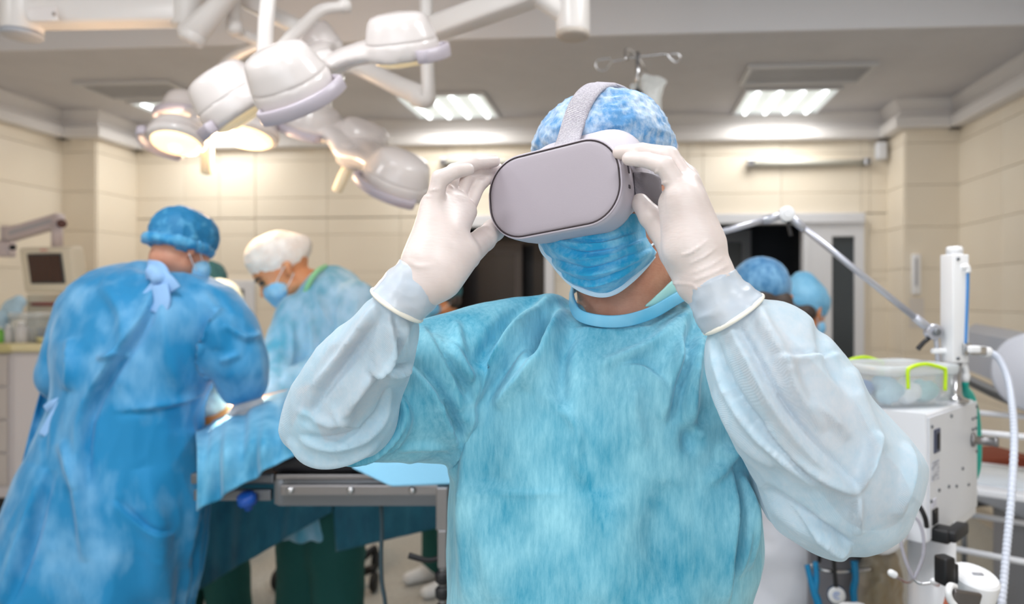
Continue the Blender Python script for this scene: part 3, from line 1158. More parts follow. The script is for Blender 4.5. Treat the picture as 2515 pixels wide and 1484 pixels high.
# ---- big ceiling arm across the top left
tA = thing('ceiling_boom', 'thick white jointed boom across the upper left under the bulkhead', 'support arm', P(55, 90, 2.6))
a0 = P(54, 84, 2.6)
mk('pivot_housing', lathe([(.064, 0), (.066, .006), (.066, .30), (.05, .32), (.045, .34), (.045, CEIL_HIGH - a0[2])], a0, (0, 0, 1), 32), M_ARM, tA)
mk('end_disc', lathe([(.060, -.008), (.066, -.004), (.066, .012)], a0 + np.array([0, 0, -.004]), (0, 0, 1), 32), mat('grey_cover_disc', S(165, 168, 176), .4), tA, label='grey cover disc')
bx0, bx1 = P(70, 36, 2.6), P(445, 30, 2.72)
u_ = nrm(bx1 - bx0)
v_ = np.cross((0, 0, 1), u_)
mk('boom_beam', box((bx0 + bx1) / 2, (np.linalg.norm(bx1 - bx0), .10, .094), bev=.018, axes=[u_, v_, np.cross(u_, v_)]), M_ARM, tA)
mk('cover_plate', box(P(106, 34, 2.53), (.09, .006, .052), bev=.004, axes=[u_, v_, np.cross(u_, v_)]), M_LAMP, tA)
mk('elbow_housing', lathe([(.045, 0), (.055, .01), (.058, .2), (.05, .3), (.04, .32)], P(458, 70, 2.72), nrm((.05, 0, 1)), 28), M_ARM, tA)
mk('spring_arm', tube([P(462, 90, 2.70), P(500, 55, 2.68), P(545, 5, 2.66), P(610, -70, 2.62), P(700, -160, 2.6)], [.048, .046, .036, .030, .03], 20, 40), M_ARM, tA)
mk('arm_end', cyl(P(466, 104, 2.69), P(478, 78, 2.69), .048, .05, n=24, bev=.008), M_ARM, tA)
mk('screw', join(*[cyl(P(x, y, 2.525), P(x, y, 2.54), .006, n=10) for x, y in ((76, 34), (132, 33))]), M_SEAM, tA)

# ---- second ceiling arm from the hub at top centre
tB = thing('ceiling_boom', 'white boom running from the round hub at top centre down behind the front lamp', 'support arm', P(1407, 95, 2.4))
h0 = P(1407, 88, 2.4)
mk('hub_cylinder', lathe([(.050, 0), (.056, .004), (.057, .02), (.057, .25), (.05, .27), (.05, CEIL_HIGH - h0[2])], h0, (0, 0, 1), 32), M_ARM, tB)
mk('end_disc', lathe([(.045, -.008), (.056, -.003), (.057, .010)], h0, (0, 0, 1), 32), mat('beige_cover_disc', S(190, 180, 170), .5), tB, label='beige cover disc')
p0, p1 = P(1052, 78, 2.55), P(1322, -22, 2.35)
u_ = nrm(p1 - p0)
v_ = nrm(np.cross((0, 0, 1), u_))
mk('boom_beam', box((p0 + p1) / 2, (np.linalg.norm(p1 - p0), .08, .075), bev=.014, axes=[u_, v_, np.cross(u_, v_)]), M_ARM, tB)
p0, p1 = P(1300, -22, 2.36), P(1392, 38, 2.4)
mk('hub_link', tube([p0, (p0 + p1) / 2, p1], [.035, .032, .036], 20, 20), M_ARM, tB)

# ---- long beam arm behind the front lamp
tC = thing('ceiling_boom', 'slim white boom running behind the tubes of the front lamp', 'support arm', P(690, 40, 2.9))
p0, p1 = P(592, -2, 2.9), P(780, 92, 2.95)
u_ = nrm(p1 - p0)
v_ = nrm(np.cross((0, 0, 1), u_))
mk('boom_beam', box((p0 + p1) / 2, (np.linalg.norm(p1 - p0), .06, .058), bev=.012, axes=[u_, v_, np.cross(u_, v_)]), M_ARM, tC)
mk('drop_post', cyl(p0 + np.array([0, 0, .0]), np.r_[p0[:2], CEIL_HIGH - .001], .035, n=20), M_ARM, tC)


def spot(name, loc, target, power, col, size, blend, rad):
    d = bpy.data.lights.new(name, 'SPOT')
    d.energy, d.color, d.spot_size, d.spot_blend, d.shadow_soft_size = power, col, size, blend, rad
    o = bpy.data.objects.new(name, d)
    COL.objects.link(o)
    o.location = to_room(loc)
    v = Vector(to_room(target)) - o.location
    o.rotation_euler = v.to_track_quat('-Z', 'Y').to_euler()
    return o


# the lamp's own light: onto the operating field, and the warm spill around its lenses
FIELD = P(520, 985, 2.21)
for k in PL:
    spot('lamp_beam', PL[k] - np.array([0, 0, .05]), FIELD, 900, (1.0, .84, .62), .24, .7, .06)
d = bpy.data.lights.new('lamp_spill', 'POINT')
d.energy, d.color, d.shadow_soft_size = 26, (1.0, .68, .42), .12
o = bpy.data.objects.new('lamp_spill', d)
COL.objects.link(o)
o.location = to_room(P(530, 392, 2.85))
# ------------------------------------------------------------------ figures
M_SKIN = mat('skin', S(206, 152, 126), 0.5, col2=S(190, 130, 106), scale=22, detail=6, bump=0.25, bscale=140, bstretch=(1, 1, 3), sss=0.12)
M_SKIN_B = mat('tanned_skin', S(216, 146, 100), 0.5, col2=S(200, 128, 84), scale=18, sss=0.1)
M_GLOVE = mat('latex_glove', S(224, 213, 209), 0.42, col2=S(214, 200, 195), scale=14, detail=4, bump=0.12, bscale=90, bstretch=(1, 1, 4), sss=0.15)
M_CUFF = mat('thin_latex_cuff', S(206, 214, 222), 0.35, col2=S(194, 208, 222), scale=20, bump=0.3, bscale=50, alpha=.82)
M_BEAD = mat('rolled_latex_bead', S(244, 240, 228), 0.4)
M_GOWN = nonwoven('nonwoven_gown', S(8, 148, 184), S(158, 224, 242), 8, 170, .34, .64, alpha=.88, fib=.30, bump=.55, stretch=.22)
M_SLEEVE = nonwoven('embossed_sleeve', S(184, 220, 240), S(220, 234, 244), 5.0, 120, .35, .68, alpha=.70, fib=.4, bump=.35, weave=.22, wscale=330, stretch=.7)
M_SCRUB = mat('green_scrubs', S(24, 122, 132), 0.8, bump=.1, bscale=300)
M_SCRUB_L = mat('mint_scrub_collar', S(170, 224, 220), 0.75, bump=.1, bscale=300)
M_COLLAR = mat('gown_binding', S(96, 186, 224), 0.6, col2=S(150, 208, 236), scale=7)
M_MASK = nonwoven('pleated_mask', S(34, 164, 216), S(150, 212, 240), 20, 170, .46, .68, fib=.25, bump=.35, stretch=.8)
M_MASKEDGE = mat('mask_edge_band', S(196, 224, 244), 0.6, bump=.4, bscale=260)
M_CAP = nonwoven('crinkled_cap', S(88, 150, 204), S(206, 222, 238), 22, 75, .42, .62, fib=.55, bump=1.0, stretch=.8, alpha=.95)
M_WHITE_STRING = mat('white_elastic', S(236, 238, 240), 0.6)


def head_prims(O, F, U, s=1.0):
    O, F, U = np.asarray(O, float), nrm(F), np.asarray(U, float)
    U = nrm(U - F * np.dot(U, F))
    R = np.cross(F, U)

    def q(x, y, z):
        return O + (R * x + F * y + U * z) * s
    pr = [(q(0, -.035, .035), q(0, .03, .035), .078 * s, .074 * s, .02), (q(0, .025, .0), q(0, .05, -.075), .064 * s, .036 * s, .02), (q(0, .055, -.08), q(0, .062, -.098), .026 * s, .022 * s, .02)]
    for sg in (-1, 1):
        pr += [(q(sg * .052, .0, -.065), q(sg * .018, .06, -.095), .022 * s, .018 * s, .02), (q(sg * .012, .086, .022), q(sg * .045, .068, .02), .011 * s, .010 * s, .012),
               (q(sg * .040, .062, -.025), q(sg * .050, .02, -.02), .022 * s, .02 * s, .02),
               (q(sg * .078, -.012, .018), q(sg * .086, -.022, .012), .010 * s, .010 * s, .005), (q(sg * .087, -.024, .008), q(sg * .080, -.010, -.032), .010 * s, .008 * s, .005), (q(sg * .078, -.008, .01), q(sg * .079, -.006, -.025), .007 * s, .007 * s, .005)]
    pr += [(q(0, .086, .012), q(0, .110, -.036), .008 * s, .013 * s, .008), (q(-.014, .094, -.040), q(.014, .094, -.040), .009 * s, .009 * s, .006),
           (q(-.018, .083, -.066), q(.018, .083, -.066), .007 * s, .007 * s, .006), (q(-.016, .081, -.075), q(.016, .081, -.075), .008 * s, .008 * s, .006)]
    cuts = [(q(sg * .033, .104, .002), .020 * s, .012) for sg in (-1, 1)]
    return pr, cuts, q


def limb(*pts):
    """chain of round cones through (point, radius) pairs"""
    return [(pts[i][0], pts[i + 1][0], pts[i][1], pts[i + 1][1]) for i in range(len(pts) - 1)]


def hand_prims(wrist, ahead, palm_n, thumb_side, curl=.5, s=1.0):
    """generic relaxed hand: palm, four unequal bent fingers and a thumb from the side of the palm"""
    a = nrm(ahead)
    n = np.asarray(palm_n, float)
    n = nrm(n - a * np.dot(n, a))
    t = np.asarray(thumb_side, float)
    t = np.cross(n, a) * (1 if np.dot(np.cross(n, a), t) > 0 else -1)
    w = np.asarray(wrist, float)
    pr = [(w, w + a * .03 * s, .026 * s, .026 * s, .012)]
    for k, (off, L) in enumerate(((.030, .070), (.010, .078), (-.010, .074), (-.030, .058))):
        kn = w + a * .09 * s + t * off * s * .95
        pr.append((w + a * .02 * s + t * off * .5 * s, kn, .018 * s, .0125 * s, .012))
        d1 = nrm(a + n * curl * .7)
        d2 = nrm(a + n * curl * 1.8)
        p1 = kn + d1 * L * .5 * s
        p2 = p1 + d2 * L * .55 * s
        pr += [(kn, p1, .0105 * s, .0095 * s, .004), (p1, p2, .0095 * s, .0078 * s, .003)]
    b = w + a * .025 * s + t * .025 * s
    m = b + nrm(a * .8 + t * .8 + n * .3) * .045 * s
    e = m + nrm(a * 1.2 + t * .25 + n * .5 * curl) * .05 * s
    pr += [(b, m, .019 * s, .0135 * s, .012), (m, e, .0135 * s, .0095 * s, .004)]
    return pr


# ================================================================== the man with the headset
man = thing('person', 'man in front in a teal gown, mask and cap, both gloved hands at the headset', 'person', (P(1480, 735, 1.05)[0], 1.06, 0))
Oh = P(1494, 450, 1.05)
Fh = nrm((-.46, -.86, .10))
Uh = nrm((-.09, -.10, 1.0))
hp, hc, hq = head_prims(Oh, Fh, Uh, .98)
neck0, neck1 = P(1525, 640, 1.05), P(1552, 800, 1.065)
sL, eL, wL = P(1165, 860, 1.08), P(800, 1030, .89), P(1008, 700, .805)
sR, eR, wR = P(1800, 880, 1.09), P(2135, 1210, .85), P(1762, 715, .79)
pel = np.array([.05, 1.10, .98])
bp = hp + [(neck0, neck1, .066, .073, .012), (P(1530, 520, 1.06), neck0, .07, .066, .03)]
bp += limb((P(1550, 850, 1.07), .06), (P(1500, 900, 1.09), .10), (P(1490, 1200, 1.09), .12), (pel, .125))
bp += [(P(1200, 880, 1.09), P(1790, 880, 1.09), .055, .055, .03), (P(1400, 950, 1.075), P(1600, 950, 1.075), .095, .095, .06), (P(1492, 822, 1.02), P(1500, 890, 1.015), .042, .045, .02)]
bp += limb((sL, .056), ((sL + eL) / 2, .05), (eL, .036), (eL * .65 + wL * .35, .040), (wL, .022)) + limb((wL, .021), (P(1075, 590, .825), .018), (P(1105, 500, .85), .012))
bp += limb((sR, .056), ((sR + eR) / 2, .05), (eR, .041), (eR * .65 + wR * .35, .046), (wR, .022)) + limb((wR, .021), (P(1710, 590, .79), .016), (P(1665, 450, .80), .012))
for sg in (-1, 1):
    hip, kn, an = pel + np.array([sg * .085, 0, -.06]), np.array([.05 + sg * .10, 1.09, .50]), np.array([.05 + sg * .11, 1.12, .09])
    bp += limb((hip, .09), (kn, .055), (kn + (an - kn) * .35, .056), (an, .038))
    bp += limb((an, .042), (an + np.array([0, -.10, -.045]), .038), (an + np.array([sg * .015, -.17, -.055]), .03))
body = mk('body', implicit(bp, .0075, .012, hc), M_SKIN, man)
for sg in (-1, 1):
    mk('eye', lathe([(.0115 * math.sin(a), -.0115 * math.cos(a)) for a in np.linspace(.15, 2.99, 9)], hq(sg * .033, .088, .002), Fh, 16), mat('eye_white', S(235, 232, 228), .2), body)
    an = np.array([.05 + sg * .11, 1.12, 0])
    mk('shoe', implicit([(an + np.array([0, .03, .05]), an + np.array([0, -.06, .048]), .052, .048), (an + np.array([0, -.06, .045]), an + np.array([sg * .015, -.18, .035]), .047, .036)], .008, .02), mat('white_clog', S(225, 225, 228), .5), man)
tr = []
for sg in (-1, 1):
    tr += limb((pel + np.array([sg * .08, 0, .0]), .125), (np.array([.05 + sg * .10, 1.09, .50]), .085), (np.array([.05 + sg * .112, 1.11, .12]), .085))
mk('trousers', implicit(tr, .014, .03), M_SCRUB, man)

# ---- scrub shirt under the gown: short sleeves reaching part-way down the upper arms
sh = loft([((1330, 850), (1690, 850), 1.07, .09), ((1225, 870), (1755, 870), 1.075, .09), ((1195, 960), (1770, 960), 1.078, .105), ((1178, 1150), (1780, 1150), 1.08, .112), ((1168, 1484), (1775, 1484), 1.08, .118), ((1165, 1650), (1780, 1650), 1.085, .12)], 40, 40)
ul = implicit(limb((sL, .068), (sL * .45 + eL * .55, .070)), .012)
ur = implicit(limb((P(1770, 900, 1.08), .056), (sR * .45 + eR * .55, .052)), .012)
mk('scrub_shirt', fuse(join(sh, ul, ur), .012, 0, 3), M_SCRUB, man)
cpts = [P(1585, 752, .972), P(1615, 740, .976), P(1648, 718, .99), P(1670, 698, 1.015), P(1672, 676, 1.06), P(1610, 668, 1.11), P(1520, 676, 1.115)]
cctr = P(1545, 720, 1.03)
mk('scrub_collar', strap(cpts, [.001, .016, .026, .030, .030, .030, .030], .003, [p - cctr for p in cpts], 50), M_SCRUB_L, man, label='mint green scrub collar')

# ---- gown: torso, then sleeves
torso = loft([((1440, 735), (1650, 735), 1.08, (.03, .07)), ((1345, 742), (1745, 742), 1.08, (.045, .09)), ((1215, 768), (1820, 768), 1.075, (.075, .11)), ((1140, 820), (1850, 820), 1.07, (.118, .125)), ((1122, 900), (1852, 900), 1.07, (.145, .135)),
              ((1128, 1000), (1850, 1000), 1.07, (.155, .14)), ((1118, 1100), (1850, 1100), 1.07, (.155, .14)), ((1104, 1240), (1862, 1240), 1.07, (.157, .145)), ((1098, 1360), (1868, 1360), 1.07, (.16, .15)), ((1094, 1484), (1836, 1484), 1.07, (.162, .15)),
              ((1080, 1800), (1850, 1800), 1.08, (.17, .16)), ((1050, 2150), (1880, 2150), 1.09, (.18, .17)), ((1040, 2430), (1890, 2430), 1.10, (.185, .175))], 96, 150, p=2.35)
upL = loft([((1330, 735), (1230, 1120), 1.07, .085), ((1230, 742), (1150, 1130), 1.05, .10), ((1130, 757), (1085, 1134), 1.02, .10), ((1030, 785), (1010, 1138), .99, .095), ((930, 835), (900, 1136), .955, .088), ((830, 905), (800, 1130), .92, .075), ((765, 980), (735, 1106), .905, .055)], 64, 70)
gown_v, gown_f = fuse(join(torso, upL), .0075, 1, 4)
gn = normals(gown_v, gown_f)
TF = [  # folds over the shoulder, chest and side, each located by where it runs on the cloth
    ([(1395, 735), (1330, 770), (1265, 830), (1215, 900), (1172, 985)], 20, .017, 'lip'),
    ([(1335, 745), (1260, 790), (1205, 850), (1170, 900)], 20, -.012, 'ridge'),
    ([(1350, 770), (1318, 830), (1300, 880)], 16, -.020, 'ridge'),
    ([(1385, 752), (1362, 800), (1320, 880), (1290, 960)], 18, .012, 'ridge'),
    ([(1330, 880), (1270, 940), (1215, 1000)], 16, .008, 'ridge'),
    ([(1420, 800), (1385, 850), (1375, 930), (1380, 1010)], 20, -.010, 'ridge'),
    ([(1165, 900), (1150, 990), (1130, 1080), (1115, 1180)], 16, -.013, 'crease'),
    ([(1150, 1000), (1172, 1050), (1160, 1180), (1150, 1300), (1150, 1484)], 22, .012, 'ridge'),
    ([(1115, 1210), (1200, 1212), (1300, 1215), (1400, 1212)], 4, .0018, 'ridge'),
    ([(1320, 960), (1385, 1010), (1420, 1060), (1415, 1140), (1440, 1185)], 8, -.006, 'crease'),
    ([(1520, 900), (1580, 905), (1640, 960)], 10, .006, 'lip'),
    ([(1410, 800), (1500, 812), (1600, 805)], 7, .006, 'lip'),
    ([(1470, 895), (1520, 880), (1600, 850), (1690, 780)], 14, .007, 'ridge'),
    ([(1700, 760), (1670, 850), (1650, 950), (1630, 1040)], 20, .012, 'lip'),
    ([(1725, 830), (1700, 900), (1690, 1000), (1720, 1080)], 18, .016, 'ridge'),
    ([(1680, 850), (1650, 930)], 14, -.010, 'dip'),
    ([(1740, 1000), (1700, 1060), (1690, 1120)], 20, -.010, 'ridge'),
    ([(1800, 1100), (1780, 1130), (1730, 1190)], 12, .008, 'ridge'),
    ([(1805, 1090), (1780, 1110), (1760, 1100)], 9, -.010, 'crease'),
    ([(1790, 1140), (1786, 1230), (1782, 1350), (1790, 1484)], 14, .018, 'lip'),
    ([(1815, 1160), (1822, 1260), (1835, 1400)], 12, .016, 'ridge'),
    ([(1800, 1200), (1808, 1300), (1815, 1420)], 9, -.016, 'crease'),
    ([(1565, 940), (1555, 1010), (1580, 1100)], 16, .005, 'ridge'),
    ([(1200, 1180), (1190, 1300), (1215, 1484)], 40, .009, 'ridge'),
    ([(1480, 1200), (1500, 1330), (1470, 1484)], 50, .007, 'ridge'),
    ([(1640, 1180), (1620, 1320), (1650, 1484)], 45, -.009, 'ridge'),
    # upper sleeve on the left
    ([(1060, 815), (1090, 870), (1130, 920), (1150, 935)], 10, -.016, 'crease', .8, 1.06),
    ([(1100, 840), (1125, 890), (1150, 930)], 11, .010, 'ridge', .8, 1.06),
    ([(1040, 800), (1070, 870), (1110, 940), (1140, 990)], 16, .010, 'lip', .8, 1.06),
    ([(1005, 900), (1060, 960), (1100, 1040), (1118, 1090)], 14, .014, 'lip', .8, 1.06),
    ([(1120, 790), (1125, 840), (1140, 880)], 10, .006, 'ridge', .8, 1.06),
    ([(1100, 960), (1120, 1000), (1126, 1030)], 8, -.008, 'crease', .8, 1.06),
    ([(960, 950), (985, 1010), (955, 1070), (890, 1115), (830, 1130)], 11, .012, 'ridge', .8, 1.03),
    ([(975, 960), (1000, 1020), (970, 1085), (900, 1130)], 8, -.010, 'crease', .8, 1.03),
    ([(1110, 1100), (1050, 1095), (980, 1105)], 8, .005, 'ridge', .8, 1.06),
]
dsp = 1.9 * folds(gown_v, gn, TF) - .004
pz = gown_v * np.array([9, 9, 3.2])
dsp += .0035 * ridged(pz) * .8 + .0022 * ridged(gown_v * np.array([24, 24, 9.0]) + 7) + .0035 * noise(gown_v * np.array([6, 6, 2.2]) + 3)
# vertical drape deepens towards the hem
low = np.clip((1.15 - gown_v[:, 2]) / .5, 0, 1)
ang = np.arctan2(gown_v[:, 1] - 1.07, gown_v[:, 0] - .04)
dsp += low * .014 * np.sin(ang * 11 + 2.2 * noise(gown_v * np.array([3, 3, 1.0])))
gown_v = relax(gown_v + gn * dsp[:, None], gown_f, 3, .4)
gown = mk('gown', (gown_v, gown_f), M_GOWN, man)

foreL = loft([((742, 1112), (850, 1130), .93, .03), ((706, 1092), (930, 1116), .905, .055), ((689, 1058), (970, 1062), .885, .068), ((693, 995), (988, 985), .87, .07), ((727, 917), (1016, 915), .85, .064), ((772, 855), (1026, 862), .835, .058), ((850, 782), (1030, 800), .815, .05), ((918, 722), (1022, 776), .803, .037), ((935, 712), (1025, 768), .80, .035)], 64, 90)
foreR = loft([((1733, 808), (1858, 722), .787, .036), ((1735, 822), (1868, 726), .79, .042), ((1728, 860), (1935, 738), .80, .058), ((1738, 930), (2002, 786), .80, .07), ((1762, 1010), (2078, 875), .80, .078), ((1802, 1100), (2152, 980), .81, .084), ((1850, 1190), (2228, 1068), .82, .088), ((1874, 1255), (2264, 1128), .83, .088), ((1898, 1302), (2250, 1205), .84, .082), ((1950, 1335), (2218, 1288), .85, .066), ((2030, 1358), (2160, 1342), .86, .035)], 72, 110)
upR = loft([((1760, 1040), (1840, 760), 1.08, .085), ((1800, 1130), (1930, 850), 1.03, .09), ((1850, 1230), (2050, 960), .97, .085), ((1895, 1300), (2150, 1080), .92, .08), ((1950, 1330), (2200, 1190), .88, .06)], 56, 60)


def sleeve(geo, specs, name, lab):
    v, f = fuse(geo, .006, 1, 3)
    n = normals(v, f)
    dd = 1.5 * folds(v, n, specs) - .0055
    dd += .0028 * ridged(v * np.array([10, 10, 7.0]) + 2) + .0018 * ridged(v * 21.0 + 5) + .0030 * noise(v * 7.0)
    return mk(name, (relax(v + n * dd[:, None], f, 2, .4), f), M_SLEEVE, man, label=lab)


SLF = [
    ([(985, 775), (940, 880), (860, 980), (800, 1070)], 16, .010, 'ridge'),
    ([(950, 765), (880, 860), (800, 960), (745, 1050)], 14, -.008, 'ridge'),
    ([(960, 770), (960, 860), (925, 905), (905, 900)], 9, .012, 'lip'),
    ([(930, 905), (970, 914), (1018, 905)], 8, .012, 'lip'),
    ([(1000, 780), (990, 830), (1000, 880)], 10, .007, 'ridge'),
    ([(930, 740), (850, 850), (760, 960)], 10, .006, 'ridge'),
    ([(730, 1080), (800, 1095), (880, 1080), (940, 1030), (965, 960)], 12, .010, 'lip'),
    ([(720, 1010), (800, 1040), (880, 1020)], 10, .004, 'ridge'),
    ([(810, 1000), (850, 1040), (900, 1060)], 8, -.006, 'crease'),
    ([(700, 1085), (760, 1118), (850, 1120), (930, 1090)], 9, .010, 'ridge'),
    ([(900, 920), (860, 1000), (850, 1060)], 14, .006, 'ridge'),
]
sl = sleeve(foreL, SLF, 'sleeve', None)
SRF = [
    ([(1860, 745), (1880, 800), (1920, 870), (1960, 960), (2030, 1060)], 16, .011, 'ridge'),
    ([(1790, 790), (1840, 870), (1900, 980), (1990, 1100), (2110, 1215)], 13, .013, 'lip'),
    ([(1745, 830), (1790, 950), (1860, 1050), (1950, 1140), (2010, 1195)], 12, .012, 'lip'),
    ([(1900, 880), (1960, 875), (2065, 866)], 8, .008, 'lip'),
    ([(1990, 980), (2040, 1020), (2090, 1080)], 9, -.010, 'crease'),
    ([(2150, 1060), (2145, 1120), (2110, 1215)], 9, .012, 'ridge'),
    ([(2110, 1215), (2108, 1260), (2112, 1320)], 8, .012, 'ridge'),
    ([(1880, 1040), (1960, 1130), (2060, 1190), (2110, 1215)], 11, -.012, 'crease'),
    ([(1900, 1230), (1990, 1290), (2060, 1340), (2090, 1350)], 12, .014, 'lip'),
    ([(1870, 1200), (1940, 1260), (2010, 1310)], 12, -.010, 'ridge'),
    ([(2090, 900), (2120, 1000), (2180, 1110)], 18, .008, 'ridge'),
    ([(2230, 1085), (2235, 1160), (2210, 1270)], 10, .008, 'ridge'),
    ([(2010, 780), (2040, 880), (2100, 970)], 14, -.007, 'ridge'),
    ([(1760, 960), (1830, 1070), (1900, 1150)], 14, .008, 'ridge'),
]
sr = sleeve(join(foreR, upR), SRF, 'sleeve', None)

# ---- collar binding
col_pts = [P(1404, 712, 1.055), P(1405, 745, 1.0), P(1424, 775, .972), P(1478, 789, .955), P(1540, 787, .952), P(1602, 768, .962), P(1655, 738, .98), P(1697, 712, 1.01), P(1700, 690, 1.06), P(1650, 672, 1.12), P(1560, 668, 1.14), P(1460, 680, 1.13), P(1404, 712, 1.05)]
cc = P(1550, 740, 1.04)
mk('collar', strap(col_pts, .0165, .004, [p - cc + np.array([0, 0, .012]) for p in col_pts], 110), M_COLLAR, man, label='light blue collar binding')

# ---- gloves
GL = limb((P(1034, 695, .802), .029), (P(1056, 650, .806), .031), (P(1085, 590, .825), .027))
for m_, r_ in ((P(1066, 500, .826), .0125), (P(1096, 488, .842), .0125), (P(1124, 494, .856), .0125), (P(1147, 520, .866), .0125)):
    GL.append((P(1072, 620, .815), m_, .024, r_, .014))
GL += [(P(1040, 640, .802), P(1062, 510, .822), .018, .0125, .012)]
GL += [q_ + (.0022,) for q_ in limb((P(1067, 498, .820), .0108), (P(1080, 438, .818), .0095), (P(1118, 421, .822), .0084), (P(1150, 416, .830), .0074))]
GL += [q_ + (.0022,) for q_ in limb((P(1096, 486, .845), .0106), (P(1114, 421, .858), .0094), (P(1165, 400, .880), .0086), (P(1214, 396, .905), .0078))]
GL += [q_ + (.0022,) for q_ in limb((P(1120, 490, .862), .0106), (P(1142, 440, .882), .0094), (P(1180, 420, .905), .0086), (P(1222, 414, .928), .0078))]
GL += [q_ + (.0022,) for q_ in limb((P(1146, 515, .872), .0106), (P(1172, 458, .895), .0096), (P(1196, 436, .918), .0088), (P(1228, 440, .938), .0080))]
GLt = [(P(1082, 680, .80), P(1140, 625, .83), .026, .0195, .014)] + limb((P(1140, 625, .838), .0190), (P(1188, 588, .892), .0148), (P(1212, 566, .925), .0140), (P(1242, 545, .950), .0120))
glL = implicit(GL + GLt, .0020, .005)
cuL = loft([((990, 640), (1100, 695), .805, .027), ((958, 672), (1073, 738), .803, .032), ((938, 694), (1050, 766), .802, .036), ((921, 712), (1030, 788), .80, .040)], 48, 40)


def cuff_crumple(g, c0):
    v, f = g
    n = normals(v, f)
    v = v + n * (.0022 * ridged(v * 30 + c0) + .0015 * ridged(v * 55 + c0))[:, None]
    return v, f


def wrinkled_glove(g, specs):
    v, f = g
    v = relax(v, f, 2)
    n = normals(v, f)
    return v + n * folds(v, n, specs, front=False)[:, None], f


WL = [([(1052, 470), (1070, 466), (1086, 462)], 3, -.0016, 'dip'), ([(1040, 482), (1060, 484)], 3, -.0012, 'dip'), ([(1100, 452), (1118, 468)], 3, -.0016, 'dip'), ([(1000, 640), (1030, 655), (1070, 650)], 6, -.0012, 'dip'), ([(1095, 455), (1116, 440)], 3, -.001, 'dip')]
gl = mk('glove', wrinkled_glove(glL, WL), M_GLOVE, man)
mk('cuff', cuff_crumple(cuL, 0), M_CUFF, gl, label='thin translucent glove cuff')


def bead(A, B, d, t, r):
    A, B = P(*A, d), P(*B, d)
    c, u = (A + B) / 2, (B - A) / 2
    y = np.array([0, 1.0, 0])
    y = nrm(y - nrm(u) * np.dot(y, nrm(u)))
    ph = np.linspace(0, 2 * math.pi, 61)
    return tube([c + u * math.cos(p) * 1.01 + y * t * math.sin(p) for p in ph], r, 10, smooth=False)


mk('cuff_bead', bead((921, 712), (1030, 788), .80, .041, .0028), M_BEAD, gl, label='rolled cream bead at glove edge')

GR = limb((P(1752, 712, .785), .029), (P(1738, 680, .785), .029), (P(1715, 620, .785), .030))
for m_, r_ in ((P(1672, 476, .778), .0145), (P(1682, 455, .796), .0145), (P(1680, 440, .818), .014), (P(1672, 436, .838), .0135)):
    GR.append((P(1703, 600, .792), m_, .028, r_ + .003, .014))
GR += [(P(1712, 600, .776), P(1690, 500, .776), .020, .018, .014), (P(1690, 610, .80), P(1650, 500, .80), .022, .015, .012)]
GR += [q_ + (.0022,) for q_ in limb((P(1668, 466, .778), .0125), (P(1634, 408, .776), .0108), (P(1588, 393, .790), .0088), (P(1544, 390, .806), .0080))]
GR += [q_ + (.0022,) for q_ in limb((P(1682, 446, .796), .0130), (P(1644, 384, .800), .0112), (P(1578, 371, .812), .0092), (P(1522, 375, .826), .0086))]
GR += [q_ + (.0022,) for q_ in limb((P(1680, 432, .818), .0125), (P(1645, 385, .828), .0108), (P(1588, 372, .842), .0090), (P(1545, 380, .850), .0082))]
GR += [q_ + (.0022,) for q_ in limb((P(1672, 436, .838), .012), (P(1640, 400, .852), .0104), (P(1600, 388, .866), .0088), (P(1565, 396, .872), .0080))]
GRt = [(P(1712, 690, .80), P(1660, 620, .822), .025, .0185, .014)] + limb((P(1660, 620, .822), .0185), (P(1622, 562, .838), .0150), (P(1598, 532, .848), .0138), (P(1572, 498, .86), .0115))
glR = implicit(GR + GRt, .0020, .005)
WR = [([(1672, 628), (1700, 618), (1742, 588)], 3, .0022, 'ridge'), ([(1690, 650), (1730, 630), (1762, 606)], 3, .0016, 'ridge'), ([(1695, 672), (1740, 655), (1780, 630)], 3, .0018, 'ridge'), ([(1700, 690), (1750, 672), (1792, 650)], 3, .0020, 'ridge'),
      ([(1700, 712), (1760, 690), (1805, 668)], 4, .0020, 'ridge'), ([(1705, 726), (1750, 716), (1800, 690)], 3, .0016, 'ridge'), ([(1608, 428), (1616, 418)], 3, -.002, 'dip'), ([(1615, 455), (1640, 446)], 4, -.002, 'dip'), ([(1580, 700), (1700, 700), (1710, 740)], 3, .001, 'ridge')]
gr = mk('glove', wrinkled_glove(glR, WR), M_GLOVE, man)
cuR = loft([((1684, 712), (1800, 664), .786, .030), ((1700, 752), (1820, 690), .786, .033), ((1712, 785), (1845, 710), .786, .038), ((1734, 818), (1867, 726), .786, .043)], 48, 40)
mk('cuff', cuff_crumple(cuR, 5), M_CUFF, gr, label='thin translucent glove cuff')
mk('cuff_bead', bead((1734, 818), (1867, 726), .786, .044, .0028), M_BEAD, gr, label='rolled cream bead at glove edge')

# ---- cap
capg = loft([((1470, 240), (1520, 236), 1.05, .025), ((1400, 256), (1585, 252), 1.05, .064), ((1350, 292), (1622, 288), 1.055, .090), ((1322, 335), (1646, 332), 1.055, .108), ((1312, 368), (1654, 368), 1.06, .112), ((1322, 400), (1655, 420), 1.07, .108), ((1370, 470), (1640, 480), 1.08, .09), ((1400, 500), (1622, 505), 1.08, .082)], 150, 110)
v, f = capg
n = normals(v, f)
ang = np.arctan2(v[:, 1] - 1.05, v[:, 0] - P(1490, 400, 1.05)[0])
band = np.clip((1.72 - v[:, 2]) / .05, 0, 1)
v = v + n * (.0030 * ridged(v * 42) + .0022 * ridged(v * 80 + 3) + .003 * band * np.sin(ang * 46 + 3 * noise(v * 20)))[:, None]
CAPG = (v, f)
mk('cap', CAPG, M_CAP, man, label='crinkled translucent light blue cap')

